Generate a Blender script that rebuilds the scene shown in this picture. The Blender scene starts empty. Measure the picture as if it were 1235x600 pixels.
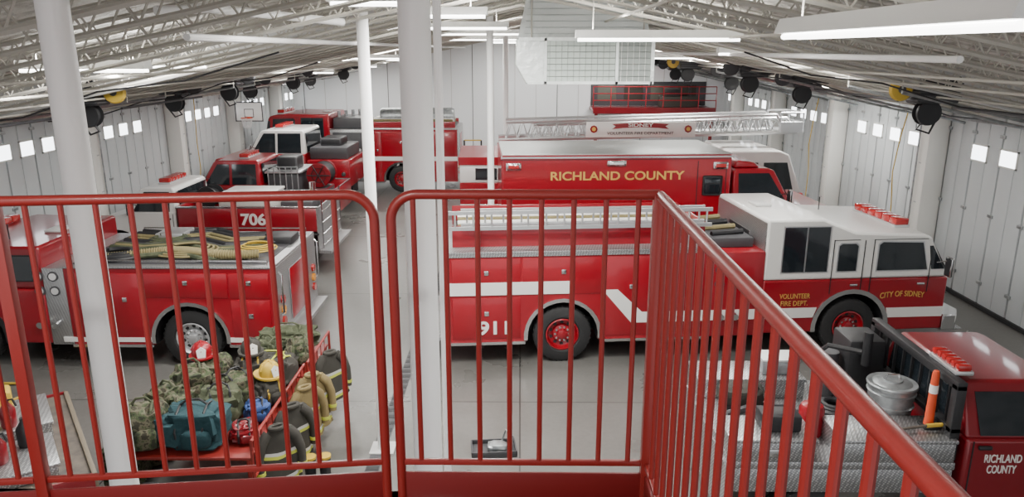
import bpy, bmesh, math, random
from mathutils import Vector, Matrix, noise
random.seed(7)
COL=bpy.context.scene.collection
pi=math.pi

# ------------------------------------------------------------ materials
def mat(name,col,rough=.5,metal=0.0,coat=0.0,emit=0.0,ecol=None,bump=None,var=None):
    m=bpy.data.materials.new(name); m.use_nodes=True
    nt=m.node_tree; b=nt.nodes['Principled BSDF']
    b.inputs['Base Color'].default_value=(*col,1)
    b.inputs['Roughness'].default_value=rough
    b.inputs['Metallic'].default_value=metal
    b.inputs['Coat Weight'].default_value=coat
    b.inputs['Coat Roughness'].default_value=.08
    if emit:
        b.inputs['Emission Color'].default_value=(*(ecol or col),1)
        b.inputs['Emission Strength'].default_value=emit
    if bump or var:
        tc=nt.nodes.new('ShaderNodeTexCoord')
    if bump:
        kind,sc,st=bump
        if kind=='noise':
            t=nt.nodes.new('ShaderNodeTexNoise'); t.inputs['Scale'].default_value=sc; out=t.outputs['Fac']
            t.inputs['Detail'].default_value=4
        else:
            t=nt.nodes.new('ShaderNodeTexVoronoi'); t.inputs['Scale'].default_value=sc; out=t.outputs['Distance']
        nt.links.new(tc.outputs['Object'],t.inputs['Vector'])
        bp=nt.nodes.new('ShaderNodeBump'); bp.inputs['Strength'].default_value=st; bp.inputs['Distance'].default_value=.02 if sc<50 else .006
        if name=='roof_liner': bp.inputs['Distance'].default_value=.12
        nt.links.new(out,bp.inputs['Height']); nt.links.new(bp.outputs['Normal'],b.inputs['Normal'])
    if var:
        sc,stops,const=var
        n=nt.nodes.new('ShaderNodeTexNoise'); n.inputs['Scale'].default_value=sc; n.inputs['Detail'].default_value=5
        nt.links.new(tc.outputs['Object'],n.inputs['Vector'])
        r=nt.nodes.new('ShaderNodeValToRGB')
        if const: r.color_ramp.interpolation='CONSTANT'
        els=r.color_ramp.elements
        while len(els)<len(stops): els.new(.5)
        for e,(p,c) in zip(els,stops): e.position=p; e.color=(*c,1)
        nt.links.new(n.outputs['Fac'],r.inputs['Fac']); nt.links.new(r.outputs['Color'],b.inputs['Base Color'])
    return m
RED=mat('red_paint',(.30,.004,.013),.28,0,.6)
RED2=mat('dark_red_paint',(.20,.004,.010),.3,0,.5)
RAIL=mat('railing_red',(.235,.019,.015),.4,0,.2,bump=('noise',60,.05))
RAILD=mat('toe_plate_red',(.16,.010,.010),.42,0,.15)
WHITE=mat('white_paint',(.84,.83,.80),.35,0,.4)
CHROME=mat('chrome',(.75,.75,.76),.14,1)
ALU=mat('aluminium',(.66,.67,.68),.38,.8)
def tread_mat():
    m=bpy.data.materials.new('diamond_plate'); m.use_nodes=True; nt=m.node_tree; b=nt.nodes['Principled BSDF']
    b.inputs['Metallic'].default_value=.75; b.inputs['Roughness'].default_value=.34
    tc=nt.nodes.new('ShaderNodeTexCoord')
    mp=nt.nodes.new('ShaderNodeMapping'); mp.inputs['Rotation'].default_value=(.785,.785,.785)
    ch=nt.nodes.new('ShaderNodeTexVoronoi'); ch.inputs['Scale'].default_value=44; ch.inputs['Randomness'].default_value=.15
    nt.links.new(tc.outputs['Object'],mp.inputs['Vector']); nt.links.new(mp.outputs['Vector'],ch.inputs['Vector'])
    r=nt.nodes.new('ShaderNodeValToRGB'); e=r.color_ramp.elements
    e[0].position=.25; e[0].color=(.75,.75,.76,1); e[1].position=.5; e[1].color=(.33,.335,.34,1)
    nt.links.new(ch.outputs['Distance'],r.inputs['Fac']); nt.links.new(r.outputs['Color'],b.inputs['Base Color'])
    bp=nt.nodes.new('ShaderNodeBump'); bp.inputs['Strength'].default_value=.5; bp.inputs['Distance'].default_value=.005; bp.invert=True
    nt.links.new(ch.outputs['Distance'],bp.inputs['Height']); nt.links.new(bp.outputs['Normal'],b.inputs['Normal'])
    return m
TREAD=tread_mat()
GALV=mat('galvanised',(.42,.44,.45),.42,.75,var=(9,[(.3,(.28,.30,.31)),(.7,(.5,.52,.53))],False))
BLACK=mat('black',(.018,.018,.02),.5)
DARK=mat('dark_grey',(.06,.06,.065),.5)
PRINT=mat('grey_print',(.55,.55,.55),.6)
RUBBER=mat('rubber',(.022,.022,.023),.75,bump=('noise',30,.2))
GLASS=mat('vehicle_glass',(.015,.02,.025),.06,0,.5)
CWIN=mat('canvas_dark',(.045,.042,.035),.85)
GOLD=mat('gold_leaf',(.75,.48,.12),.35,.3)
YEL=mat('yellow',(.60,.40,.05),.5)
HOSEY=mat('hose_tan_yellow',(.21,.175,.08),.75)
ORANGE=mat('cone_orange',(.66,.075,.02),.5)
AMBER=mat('amber_lens',(.8,.3,.02),.2,0,.5)
REDL=mat('red_lens',(.40,.01,.01),.15,0,.8)
LENS=mat('clear_lens',(.8,.8,.8),.1,.2,.8)
BLUE=mat('blue_fabric',(.03,.07,.22),.8)
TEAL=mat('teal_fabric',(.012,.05,.06),.85,bump=('noise',14,.5))
OLIVE=mat('olive_fabric',(.07,.085,.04),.9,bump=('noise',14,.5),var=(6,[(.35,(.04,.05,.025)),(.65,(.09,.10,.055))],False))
CAMO=mat('camouflage_fabric',(.1,.12,.06),.9,bump=('noise',14,.4),
    var=(11,[(0,(.028,.032,.018)),(.42,(.06,.08,.035)),(.5,(.12,.11,.07)),(.58,(.04,.036,.022))],True))
TAN=mat('turnout_tan',(.22,.165,.07),.85,bump=('noise',20,.4))
HIVIS=mat('hi_vis_yellow',(.50,.54,.07),.6)
SILV=mat('reflective_silver',(.6,.6,.58),.4,.3)
WOOD=mat('wood_deck',(.25,.19,.13),.7,var=(7,[(.3,(.06,.05,.045)),(.7,(.13,.105,.08))],False))
WALLW=mat('liner_panel',(.84,.86,.88),.42)
DOORW=mat('door_panel_white',(.63,.665,.68),.40)
SEAM=mat('door_seam',(.10,.11,.11),.7)
COLW=mat('column_white',(.92,.915,.87),.4)
POLE=mat('pole_white',(.95,.95,.94),.4)
STEEL=mat('joist_primer',(.48,.46,.41),.6)
ROOFM=mat('roof_liner',(.6,.59,.55),.65,bump=('noise',6.5,1.0),var=(3.6,[(.38,(.38,.365,.33)),(.58,(.78,.765,.72))],False))
BEAM=mat('beam_grey',(.60,.60,.59),.5)
FOIL=mat('foil_duct',(.76,.80,.78),.36,.4,bump=('noise',9,.5))
HOOD=mat('hood_metal',(.42,.44,.43),.4,.6,bump=('noise',9,.4))
MESHM=mat('grille_backing',(.50,.56,.52),.5,.1)
WIRE=mat('grille_wire',(.30,.33,.31),.5,.4)
TUBE=mat('lamp_tube',(1,1,1),.5,emit=9,ecol=(1,.985,.94))
FIXT=mat('lamp_housing',(.78,.79,.78),.4)
PANE=mat('daylight_pane',(.9,.95,1),.1,emit=6.0,ecol=(.92,.96,1))
NET=mat('white_cord',(.8,.8,.8),.8)
WATER=mat('tank_poly',(.55,.55,.5),.5)

def floor_mat():
    m=bpy.data.materials.new('concrete_floor'); m.use_nodes=True; nt=m.node_tree; b=nt.nodes['Principled BSDF']
    tc=nt.nodes.new('ShaderNodeTexCoord')
    n=nt.nodes.new('ShaderNodeTexNoise'); n.inputs['Scale'].default_value=.7; n.inputs['Detail'].default_value=6
    n2=nt.nodes.new('ShaderNodeTexNoise'); n2.inputs['Scale'].default_value=14; n2.inputs['Detail'].default_value=6
    r=nt.nodes.new('ShaderNodeValToRGB'); e=r.color_ramp.elements
    e[0].position=.28; e[0].color=(.115,.112,.104,1); e[1].position=.7; e[1].color=(.175,.172,.162,1)
    mx=nt.nodes.new('ShaderNodeMix'); mx.data_type='FLOAT'; mx.inputs[0].default_value=.3
    nt.links.new(tc.outputs['Object'],n.inputs['Vector']); nt.links.new(tc.outputs['Object'],n2.inputs['Vector'])
    nt.links.new(n.outputs['Fac'],mx.inputs[2]); nt.links.new(n2.outputs['Fac'],mx.inputs[3])
    nt.links.new(mx.outputs[0],r.inputs['Fac'])
    br=nt.nodes.new('ShaderNodeTexBrick'); br.offset=0
    br.inputs['Scale'].default_value=1; br.inputs['Brick Width'].default_value=5.2; br.inputs['Row Height'].default_value=5.2
    br.inputs['Mortar Size'].default_value=.012; br.inputs['Color1'].default_value=(1,1,1,1); br.inputs['Color2'].default_value=(.93,.93,.93,1); br.inputs['Mortar'].default_value=(.3,.3,.3,1)
    nt.links.new(tc.outputs['Object'],br.inputs['Vector'])
    mc=nt.nodes.new('ShaderNodeMix'); mc.data_type='RGBA'; mc.blend_type='MULTIPLY'; mc.inputs[0].default_value=1
    nt.links.new(r.outputs['Color'],mc.inputs[6]); nt.links.new(br.outputs['Color'],mc.inputs[7])
    nt.links.new(mc.outputs[2],b.inputs['Base Color'])
    mr=nt.nodes.new('ShaderNodeMapRange'); mr.inputs['To Min'].default_value=.2; mr.inputs['To Max'].default_value=.4
    nt.links.new(n.outputs['Fac'],mr.inputs['Value']); nt.links.new(mr.outputs['Result'],b.inputs['Roughness'])
    return m
FLOORM=floor_mat()

# ------------------------------------------------------------ mesh builder
class MB:
    def __init__(s): s.bm=bmesh.new(); s.mats=[]
    def mi(s,m):
        if m not in s.mats: s.mats.append(m)
        return s.mats.index(m)
    def box(s,x0,x1,y0,y1,z0,z1,m,bev=0,seg=2,M=None):
        vs=[s.bm.verts.new(Vector((x,y,z))) for x in (x0,x1) for y in (y0,y1) for z in (z0,z1)]
        idx=[(0,1,3,2),(4,6,7,5),(0,4,5,1),(2,3,7,6),(0,2,6,4),(1,5,7,3)]
        k=s.mi(m); fs=[]
        for f in idx:
            F=s.bm.faces.new([vs[i] for i in f]); F.material_index=k; fs.append(F)
        if M is not None:
            for v in vs: v.co=M@v.co
        if bev:
            es=list({e for f in fs for e in f.edges})
            bmesh.ops.bevel(s.bm,geom=es,offset=bev,segments=seg,affect='EDGES',profile=.5)
        return vs
    def prism(s,pts,y0,y1,m,special=None,sm=None,axis='y',taper=None):
        def mk(p,q):
            if axis=='y': c=Vector((p[0],q,p[1]))
            elif axis=='x': c=Vector((q,p[0],p[1]))
            else: c=Vector((p[0],p[1],q))
            if taper:
                z0,k=taper
                if c.z>z0: c.y*=1-k*(c.z-z0)
            return s.bm.verts.new(c)
        a=[mk(p,y0) for p in pts]; b=[mk(p,y1) for p in pts]
        n=len(pts); k=s.mi(m)
        f=s.bm.faces.new(a); f.material_index=k
        f=s.bm.faces.new(b[::-1]); f.material_index=k
        for i in range(n):
            j=(i+1)%n
            f=s.bm.faces.new((a[i],b[i],b[j],a[j]))
            f.material_index=s.mi(sm) if special and i in special else k
    def poly(s,pts3,vec,m):
        a=[s.bm.verts.new(Vector(p)) for p in pts3]; b=[s.bm.verts.new(Vector(p)+Vector(vec)) for p in pts3]
        k=s.mi(m); n=len(a)
        for f in [a,b[::-1]]+[(a[i],b[i],b[(i+1)%n],a[(i+1)%n]) for i in range(n)]:
            F=s.bm.faces.new(f); F.material_index=k
    def tube(s,pts,r,m,seg=8,closed=False):
        pts=[Vector(p) for p in pts]; n=len(pts)
        rs=r if isinstance(r,(list,tuple)) else [r]*n
        k=s.mi(m); rings=[]; nrm=None
        for i in range(n):
            if closed: t=(pts[(i+1)%n]-pts[i-1])
            else: t=(pts[min(i+1,n-1)]-pts[max(i-1,0)])
            t.normalize()
            if nrm is None:
                nrm=t.orthogonal().normalized()
                if seg==4: nrm=(t.cross(Vector((0,0,1))) if abs(t.z)<.9 else Vector((1,1,0))).normalized()
            else:
                nrm=(nrm-t*nrm.dot(t)).normalized()
            bn=t.cross(nrm)
            rings.append([s.bm.verts.new(pts[i]+(nrm*math.cos(2*pi*j/seg)+bn*math.sin(2*pi*j/seg))*rs[i]) for j in range(seg)])
        for i in range(n if closed else n-1):
            A=rings[i]; B=rings[(i+1)%n]
            for j in range(seg):
                f=s.bm.faces.new((A[j],A[(j+1)%seg],B[(j+1)%seg],B[j])); f.material_index=k
        if not closed:
            f=s.bm.faces.new(rings[0][::-1]); f.material_index=k
            f=s.bm.faces.new(rings[-1]); f.material_index=k
    def cyl(s,p0,p1,r,m,seg=14,r2=None):
        s.tube([p0,p1],[r,r if r2 is None else r2],m,seg)
    def lathe(s,prof,c,axis,m,seg=24,sg=1):
        c=Vector(c); k=s.mi(m); rings=[]
        for r,h in prof:
            h*=sg
            def P(a):
                u,v=math.cos(a)*r,math.sin(a)*r
                return c+(Vector((u,h,v)) if axis=='y' else Vector((u,v,h)) if axis=='z' else Vector((h,u,v)))
            if r<1e-5: rings.append([s.bm.verts.new(P(0))])
            else: rings.append([s.bm.verts.new(P(2*pi*j/seg)) for j in range(seg)])
        for A,B in zip(rings,rings[1:]):
            for j in range(seg):
                a0=A[j%len(A)];a1=A[(j+1)%len(A)];b0=B[j%len(B)];b1=B[(j+1)%len(B)]
                vs=[]
                for v in (a0,a1,b1,b0):
                    if v not in vs: vs.append(v)
                if len(vs)>2:
                    f=s.bm.faces.new(vs); f.material_index=k
    def arch(s,cx,cz,r0,r1,a0,a1,y0,y1,m,n=16):
        o=[(cx+r1*math.cos(a0+(a1-a0)*i/n),cz+r1*math.sin(a0+(a1-a0)*i/n)) for i in range(n+1)]
        q=[(cx+r0*math.cos(a0+(a1-a0)*i/n),cz+r0*math.sin(a0+(a1-a0)*i/n)) for i in range(n+1)]
        s.prism(o+q[::-1],y0,y1,m)
    def blob(s,c,size,m,pw=.6,amp=.04,freq=5,seed=0,nu=20,nv=12,tap=0):
        k=s.mi(m); rings=[]
        sp=lambda v,p: math.copysign(abs(v)**p,v)
        for i in range(nv+1):
            th=-pi/2+pi*i/nv; ring=[]
            for j in range(nu if 0<i<nv else 1):
                ph=2*pi*j/nu
                d=Vector((sp(math.cos(th),pw)*sp(math.cos(ph),pw),sp(math.cos(th),pw)*sp(math.sin(ph),pw),sp(math.sin(th),pw)))
                n_=noise.noise(d*freq*.5+Vector((seed*3.1,seed,0)))
                f=1+amp*6*n_*.5
                t=1-tap*(d.z*.5+.5)
                ring.append(s.bm.verts.new(Vector(c)+Vector((d.x*size[0]/2*f*t,d.y*size[1]/2*f*t,d.z*size[2]/2*(1+(amp*3*n_ if d.z>0 else 0))))))
            rings.append(ring)
        for A,B in zip(rings,rings[1:]):
            for j in range(nu):
                vs=[]
                for v in (A[j%len(A)],A[(j+1)%len(A)],B[(j+1)%len(B)],B[j%len(B)]):
                    if v not in vs: vs.append(v)
                if len(vs)>2:
                    f=s.bm.faces.new(vs); f.material_index=k
    def obj(s,name,parent=None,label=None,cat=None,group=None,kind=None,bevel=0,loc=None,rz=0,flat=False):
        bmesh.ops.recalc_face_normals(s.bm,faces=s.bm.faces[:])
        for f in s.bm.faces: f.smooth=not flat
        for e in s.bm.edges:
            if len(e.link_faces)==2 and e.calc_face_angle(0)>.62: e.smooth=False
        me=bpy.data.meshes.new(name); s.bm.to_mesh(me); s.bm.free()
        for m in s.mats: me.materials.append(m)
        o=bpy.data.objects.new(name,me); COL.objects.link(o)
        if parent: o.parent=parent
        if loc: o.location=loc
        o.rotation_euler.z=rz
        if label: o['label']=label
        if cat: o['category']=cat
        if group: o['group']=group
        if kind: o['kind']=kind
        if bevel:
            b=o.modifiers.new('Bevel','BEVEL'); b.width=bevel; b.segments=2; b.limit_method='ANGLE'; b.angle_limit=.6
        return o
def thing(name,label,cat,loc,rz=0,group=None):
    e=bpy.data.objects.new(name,None); COL.objects.link(e); e.empty_display_size=.2
    e.location=loc; e.rotation_euler.z=rz; e['label']=label; e['category']=cat
    if group: e['group']=group
    return e
def text(body,size,parent,loc,rot,m,width=None,name='lettering',ext=.004,off=0.0,bend=None):
    cu=bpy.data.curves.new('t','FONT'); cu.body=body; cu.size=size; cu.extrude=ext; cu.align_x='CENTER'; cu.align_y='CENTER'; cu.offset=off; cu.space_line=.85
    to=bpy.data.objects.new('t',cu); COL.objects.link(to)
    bpy.context.view_layer.update()
    me=bpy.data.meshes.new_from_object(to.evaluated_get(bpy.context.evaluated_depsgraph_get()))
    bpy.data.objects.remove(to); me.name=name
    me.materials.clear(); me.materials.append(m)
    if width:
        xs=[v.co.x for v in me.vertices]; k=width/(max(xs)-min(xs))
        for v in me.vertices: v.co.x*=k
    if bend:
        for v in me.vertices: v.co.y-=bend*v.co.x**2
    o=bpy.data.objects.new(name,me); COL.objects.link(o); o.parent=parent
    o.location=loc; o.rotation_euler=rot
    return o
def copy_tree(src,loc,rz=None,**props):
    c=src.copy(); COL.objects.link(c); c.location=loc
    if rz is not None: c.rotation_euler.z=rz
    for k,v in props.items(): c[k]=v
    def rec(a,b):
        for ch in a.children:
            d=ch.copy(); d.parent=b; COL.objects.link(d); rec(ch,d)
    rec(src,c); return c

# ------------------------------------------------------------ room
XL,XR,YF,YN=-10.8,9.6,36.0,-3.0
RZ,SL=6.3,.21
zroof=lambda x: RZ-SL*abs(x)
m=MB(); m.box(XL-.3,XR+.3,YN,YF+.3,-.2,0,FLOORM); m.obj('floor',kind='structure')
m=MB()
m.prism([(XL-.3,zroof(XL-.3)),(0,RZ),(XR+.3,zroof(XR+.3)),(XR+.3,zroof(XR+.3)+.15),(0,RZ+.15),(XL-.3,zroof(XL-.3)+.15)],YN,YF+.3,ROOFM); m.obj('ceiling',kind='structure')
m=MB()
m.prism([(XL,0),(XR,0),(XR,zroof(XR)),(0,RZ),(XL,zroof(XL))],YF,YF+.2,WALLW)
for i in range(21):
    x=XL+.5+i*1.0
    m.box(x,x+.03,YF-.015,YF,0,zroof(x)-.02,SEAM if i%4==0 else BEAM)
m.obj('wall_far',kind='structure')
colsR=[11.8,17.0,22.3,27.5,32.7]
colsL=[13.2,18.0,22.8,27.6,32.4]
winR={0:(.9,1.85,2.8,3.75),1:(1.2,2.15,3.1,4.05),2:(1.4,2.3,3.2,4.1),3:(1.3,2.2,3.1,4.0),4:(1.0,1.9)}
def side_wall(nm,X,s):
    m=MB(); m.box(min(X,X+s*.25),max(X,X+s*.25),YN,YF,0,zroof(X),WALLW)
    m.box(min(X-s*.06,X),max(X-s*.06,X),YN,YF,3.92,zroof(X)-.02,BEAM)
    m.obj(nm,kind='structure')
side_wall('wall_right',XR,1); side_wall('wall_left',XL,-1)
def col_mesh():
    m=MB()
    m.box(-.22,.22,-.23,.23,0,3.92,COLW,.012); m.box(-.26,.26,-.28,.28,0,.04,BEAM)
    m.box(-.26,.26,-.28,.28,3.86,3.95,COLW)
    for k in range(3): m.box(-.225,.225,-.05,.05,.9+k*.9,.93+k*.9,BEAM)
    m.cyl((-.26,.1,.1),(-.26,.1,3.8),.02,GALV,8); m.cyl((.26,.1,.1),(.26,.1,3.8),.02,GALV,8)
    return m
dn=0
for (X,s,cols) in ((XR,-1,colsR),(XL,1,colsL)):
    for i,c in enumerate(cols):
        col_mesh().obj('wall_column',label='white boxed steel wall column between bay doors',cat='column',group='wall columns',loc=(X+s*.30,c,0))
    ends=[cols[0]-(5.2 if s<0 else 4.8)]+cols
    for i,c in enumerate(ends):
        nxt=ends[i+1] if i+1<len(ends) else YF
        dn+=1
        m=MB()
        y0,y1=c+.25,nxt-.25
        if i==0: y0=c
        xa,xb=sorted((X+s*.02,X+s*.09))
        n=max(1,round((y1-y0)/.47))
        for k in range(n):
            a=y0+(y1-y0)*k/n; b=y0+(y1-y0)*(k+1)/n; g=.026 if k%2==0 else .009; g2=.026 if k%2 else .009
            m.box(xa,xb,a+g,b-g2,.05,3.9,DOORW,.006)
            if k%2:
                for zz in (.5,1.9,3.5): m.box(*sorted((X+s*.08,X+s*.12)),b-.08,b+.08,zz,zz+.07,GALV,.005)
        xa2,xb2=sorted((X+s*.01,X+s*.05))
        m.box(xa2,xb2,y0,y1,.02,3.93,SEAM)
        m.box(*sorted((X+s*.05,X+s*.14)),y0+.1,y1-.1,.02,.10,BLACK)
        d=m.obj('door_%d'%dn,kind='structure',label='white folding bay door with small windows')
        if s<0: wn=[c+w for w in (winR[i-1] if i>0 else (1,2,3,4))]
        else: wn=[c+w for w in (1.35,2.1,2.85,3.6)][:4 if i!=2 else 3]
        for w in wn:
            if w>nxt-.6: continue
            hw=.25 if s<0 else .21
            m=MB(); x0,x1=sorted((X+s*.085,X+s*.105))
            m.box(x0,x1,w-hw,w+hw,2.98,3.28,PANE)
            x0,x1=sorted((X+s*.085,X+s*.115))
            for q in ((w-hw-.03,w-hw,2.95,3.31),(w+hw,w+hw+.03,2.95,3.31),(w-hw-.03,w+hw+.03,2.95,2.98),(w-hw-.03,w+hw+.03,3.28,3.31)):
                m.box(x0,x1,*q,COLW)
            m.obj('window_pane',parent=d)
def track(X,s,y):
    m=MB()
    xe=X+s*4.2
    ze=zroof(xe)-.55
    for dy in (-1.7,1.7):
        m.tube([(X+s*.2,y+dy,3.70),(X+s*.5,y+dy,3.78),(xe,y+dy,ze)],.028,GALV,4)
        m.cyl((xe,y+dy,ze),(xe,y+dy,zroof(xe)-.05),.012,STEEL,6)
    m.cyl((X+s*.62,y-1.8,3.85),(X+s*.62,y+1.8,3.85),.03,GALV,8)
    m.cyl((X+s*3.4,y-1.8,zroof(X+s*3.4)-.6),(X+s*3.4,y+1.8,zroof(X+s*3.4)-.6),.022,DARK,8)
    m.obj('door_track',label='grey steel overhead door track rails hung from roof',cat='door track',group='door tracks')
for X,s,cols in ((XR,-1,[6.6]+colsR),(XL,1,[8.4]+colsL)):
    for c in cols[:-1]: track(X,s,c+2.55)
def operator(disc,lab):
    e=thing('door_operator',lab,'door operator',(0,0,0),group='door operators')
    q=1.4
    m=MB(); m.box(-.22*q,.22*q,-.16*q,.16*q,-.15*q,.15*q,BLACK,.03); m.cyl((-.34*q,0,.02),(-.2*q,0,.02),.13*q,BLACK,16)
    m.lathe([(0,.30*q),(.11*q,.30*q),(.13*q,.27*q),(.13*q,.16*q)],(0,0,-.02),'y',DARK,20,-1)
    for k in range(6): m.box(-.24*q,.24*q,-.165*q,.165*q,(-.12+k*.045)*q,(-.105+k*.045)*q,DARK)
    m.obj('motor_housing',e)
    m=MB(); m.lathe([(0,-.04),(.16,-.04),(.18,-.02),(.15,0),(.18,.02),(.16,.04),(0,.04)],(.50,0,.0),'y',disc,24); m.lathe([(0,-.05),(.06,-.05),(.06,.05),(0,.05)],(.50,0,.0),'y',DARK,12); m.obj('drum_wheel',e)
    m=MB(); m.box(-.3,.6,-.04,.04,.22,.27,DARK); m.cyl((-.2,0,.25),(-.2,0,.55),.015,STEEL,6); m.cyl((.4,0,.25),(.4,0,.55),.015,STEEL,6); m.obj('hanger_bracket',e)
    m=MB(); m.lathe([(0,-.09),(.19,-.09),(.20,-.06),(.12,-.05),(.12,.05),(.20,.06),(.19,.09),(0,.09)],(.05,.0,-.36),'y',BLACK,22)
    for k in range(4): m.lathe([(.13,-.045+.025*k),(.16,-.035+.025*k),(.13,-.025+.025*k)],(.05,0,-.36),'y',DARK,20)
    m.obj('cable_reel',e)
    m=MB(); m.tube([(.1,0,-.5),(.18,0,-.62),(.0,.05,-.68),(-.1,0,-.5)],.018,BLACK,6); m.obj('hanging_cord',e)
    return e
opY=operator(YEL,'black electric door operator with yellow drum'); opB=operator(DARK,'black electric door operator with dark drum')
pos=[(6.45,12.0,4.60,0),(6.3,17,4.60,1),(5.3,17.6,4.8,1),(6.15,22.2,4.62,1),(5.0,22.8,4.85,0),(5.6,27.6,4.7,1),(4.7,28.3,4.88,1),
     (-6.95,12,4.55,0),(-7.75,16.8,4.42,1),(-6.85,17.7,4.6,1),(-7.9,22.0,4.4,1),(-6.9,22.9,4.6,1),(-7.6,27.3,4.5,1),(-6.6,28.2,4.68,1)]
opY.location=pos[0][:3]; opY.rotation_euler.z=pi; opB.location=pos[1][:3]; opB.rotation_euler.z=pi
for p in pos[2:]: copy_tree(opB if p[3] else opY,p[:3],pi if p[0]>0 else 0)
for x,y in ((XR-.72,17.45),(XR-.72,22.75),(XL+.75,23.2)):
    m=MB(); m.tube([(x,y,3.8),(x-.05,y+.1,3.2),(x-.1,y+.15,2.4),(x-.05,y+.1,1.6),(x-.1,y,.9),(x-.05,y,.03),(x-.3,y,.03)],.013,YEL,6)
    m.obj('air_hose',label='thin yellow drop hose hanging beside wall column',cat='hose',group='yellow drop hoses')
# roof joists
def joist():
    m=MB(); x0,x1=XL+.1,XR-.1
    for s_,xe in ((-1,x0),(1,x1)):
        xe_=abs(xe)
        for d in (.06,.38):
            m.tube([(0,0,RZ-d),(xe,0,zroof(xe)-d)],.021,STEEL,4)
        n=int(xe_/.36)
        for i in range(n):
            a=s_*i*xe_/n; b=s_*(i+.5)*xe_/n; c=s_*(i+1)*xe_/n
            m.tube([(a,0,zroof(a)-.38),(b,0,zroof(b)-.07)],.010,STEEL,4)
            m.tube([(b,0,zroof(b)-.07),(c,0,zroof(c)-.38)],.010,STEEL,4)
    return m.obj('roof_joist',label='grey open-web steel roof joist with zigzag webbing',cat='roof joist',group='roof joists',flat=True)
j0=joist(); j0.location.y=4.4
y=5.25
while y<35.5:
    if min(abs(y-c) for c in colsR)>.25:
        c=j0.copy(); c.location.y=y; COL.objects.link(c)
    y+=.87
for yb in colsR:
    m=MB()
    for s_,xe in ((-1,XL+.05),(1,XR-.05)):
        m.prism([(0,RZ-.03),(xe,zroof(xe)-.03),(xe,zroof(xe)-.42),(0,RZ-.34)],yb-.012,yb+.012,BEAM)
        m.prism([(0,RZ-.33),(xe,zroof(xe)-.41),(xe,zroof(xe)-.44),(0,RZ-.36)],yb-.1,yb+.1,BEAM)
    m.obj('roof_beam',label='light grey steel I-beam roof rafter',cat='roof beam',group='roof beams')
for x in (-9.4,-8.6,-7.6,-6.6,-5.5,-4.4,-2.6,1.2,2.4,3.4,4.4,5.2,6.4,7.4,8.6):
    big=x in (-2.6,3.4)
    m=MB(); m.tube([(x,6,zroof(x)-.46),(x,YF,zroof(x)-.46)],.016 if not big else .03,POLE if big else STEEL,8)
    m.obj('ceiling_pipe',label='thin conduit running along underside of roof',cat='pipe',group='ceiling pipes')
for (xa,xb_,yy) in ((-9.8,-3.0,9.6),(-9.6,-4.0,15.2),(3.0,9.0,10.4),(4.0,9.2,15.0),(3.6,9.2,24.6)):
    m=MB(); pts=[]
    for i in range(13):
        t=i/12; x=xa+(xb_-xa)*t; pts.append((x,yy+.25*math.sin(t*6),zroof(x)-.50-.10*math.sin(t*pi*3)**2))
    m.tube(pts,.012,BLACK,6); m.obj('ceiling_cable',label='thin black cable sagging beneath roof joists',cat='cable',group='ceiling cables')
m=MB(); m.tube([(-3.1,6.6,5.52),(-2.8,7.0,5.56),(-2.0,8.7,5.50)],.042,POLE,12)
m.obj('ceiling_pipe',label='white vent pipe crossing beneath roof joists',cat='pipe')

# light fixtures, some added only to brighten dim areas
def fixture(x0,x1,y,z,rz=0,power=135,lab='white strip fluorescent light hung beneath the roof',upf=.45):
    L=x1-x0; e=thing('fluorescent_light',lab,'light',((x0+x1)/2,y,z),rz,'strip lights')
    m=MB(); m.prism([(-.10,0),(-.07,.09),(.07,.09),(.10,0)],-L/2,L/2,FIXT,axis='x'); m.obj('housing',e)
    for yy in (-.045,.045):
        m=MB(); m.cyl((-L/2+.03,yy,-.02),(L/2-.03,yy,-.02),.018,TUBE,8); m.obj('lamp_tube',e)
    for xx in (-L/2+.2,L/2-.2):
        m=MB(); m.cyl((xx,0,.09),(xx,0,max(.12,zroof((x0+x1)/2+(xx if not rz else 0))-z)),.006,STEEL,6); m.obj('hanger',e)
    for up in (0,1):  # second lamp faces up, added to brighten the ceiling
        l=bpy.data.lights.new('lamp','AREA'); l.shape='RECTANGLE'; l.size=L; l.size_y=.16; l.energy=power if not up else power*upf; l.color=(1,.978,.94)
        lo=bpy.data.objects.new('lamp',l); COL.objects.link(lo); lo.parent=e; lo.location=(0,0,-.045 if not up else .10)
        if up: lo.rotation_euler.x=pi
fixture(1.72-1.2,1.72+1.2,3.8,5.30,pi/2,power=75,lab='long white strip light fixture close overhead')
fixture(.63,2.55,9.0,5.33)
fixture(-5.75,-4.5,10.95,4.98)
fixture(-5.9,-4.6,17.6,4.95)
fixture(-5.0,-3.2,20.9,4.98)
for (x0,x1,y,z) in ((-1.75,-1.0,7.1,5.62),(-1.2,-.4,9.3,5.6),(-.95,-.2,8.2,5.75),(-2.3,-.2,12.6,5.55),(-1.9,.3,17.5,5.55),(-2.2,.2,23,5.5),(-1.2,1.2,29,5.5),
      (3.2,5.4,12.6,5.15),(3.2,5.4,20,5.0),(3,5.2,30,4.95),(-8.2,-6.0,24.5,4.5),(-7,-4.6,31,4.8),(3.5,5.5,33.5,5.0),(-1.5,1.5,33.5,5.5),  # the pair nearest the far wall is added to brighten it
      (6.9,8.4,20,4.4)):
    fixture(x0,x1,y,z)
fixture(-8.5,-6.2,33.0,4.5,power=150)  # extra fixture added to brighten the far wall
fixture(-5.4,-4.0,8.2,5.0,power=110)
fixture(-2.2,-.8,.2,5.9,power=130,upf=.1)  # unseen fixture added overhead to brighten the near poles

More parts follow.
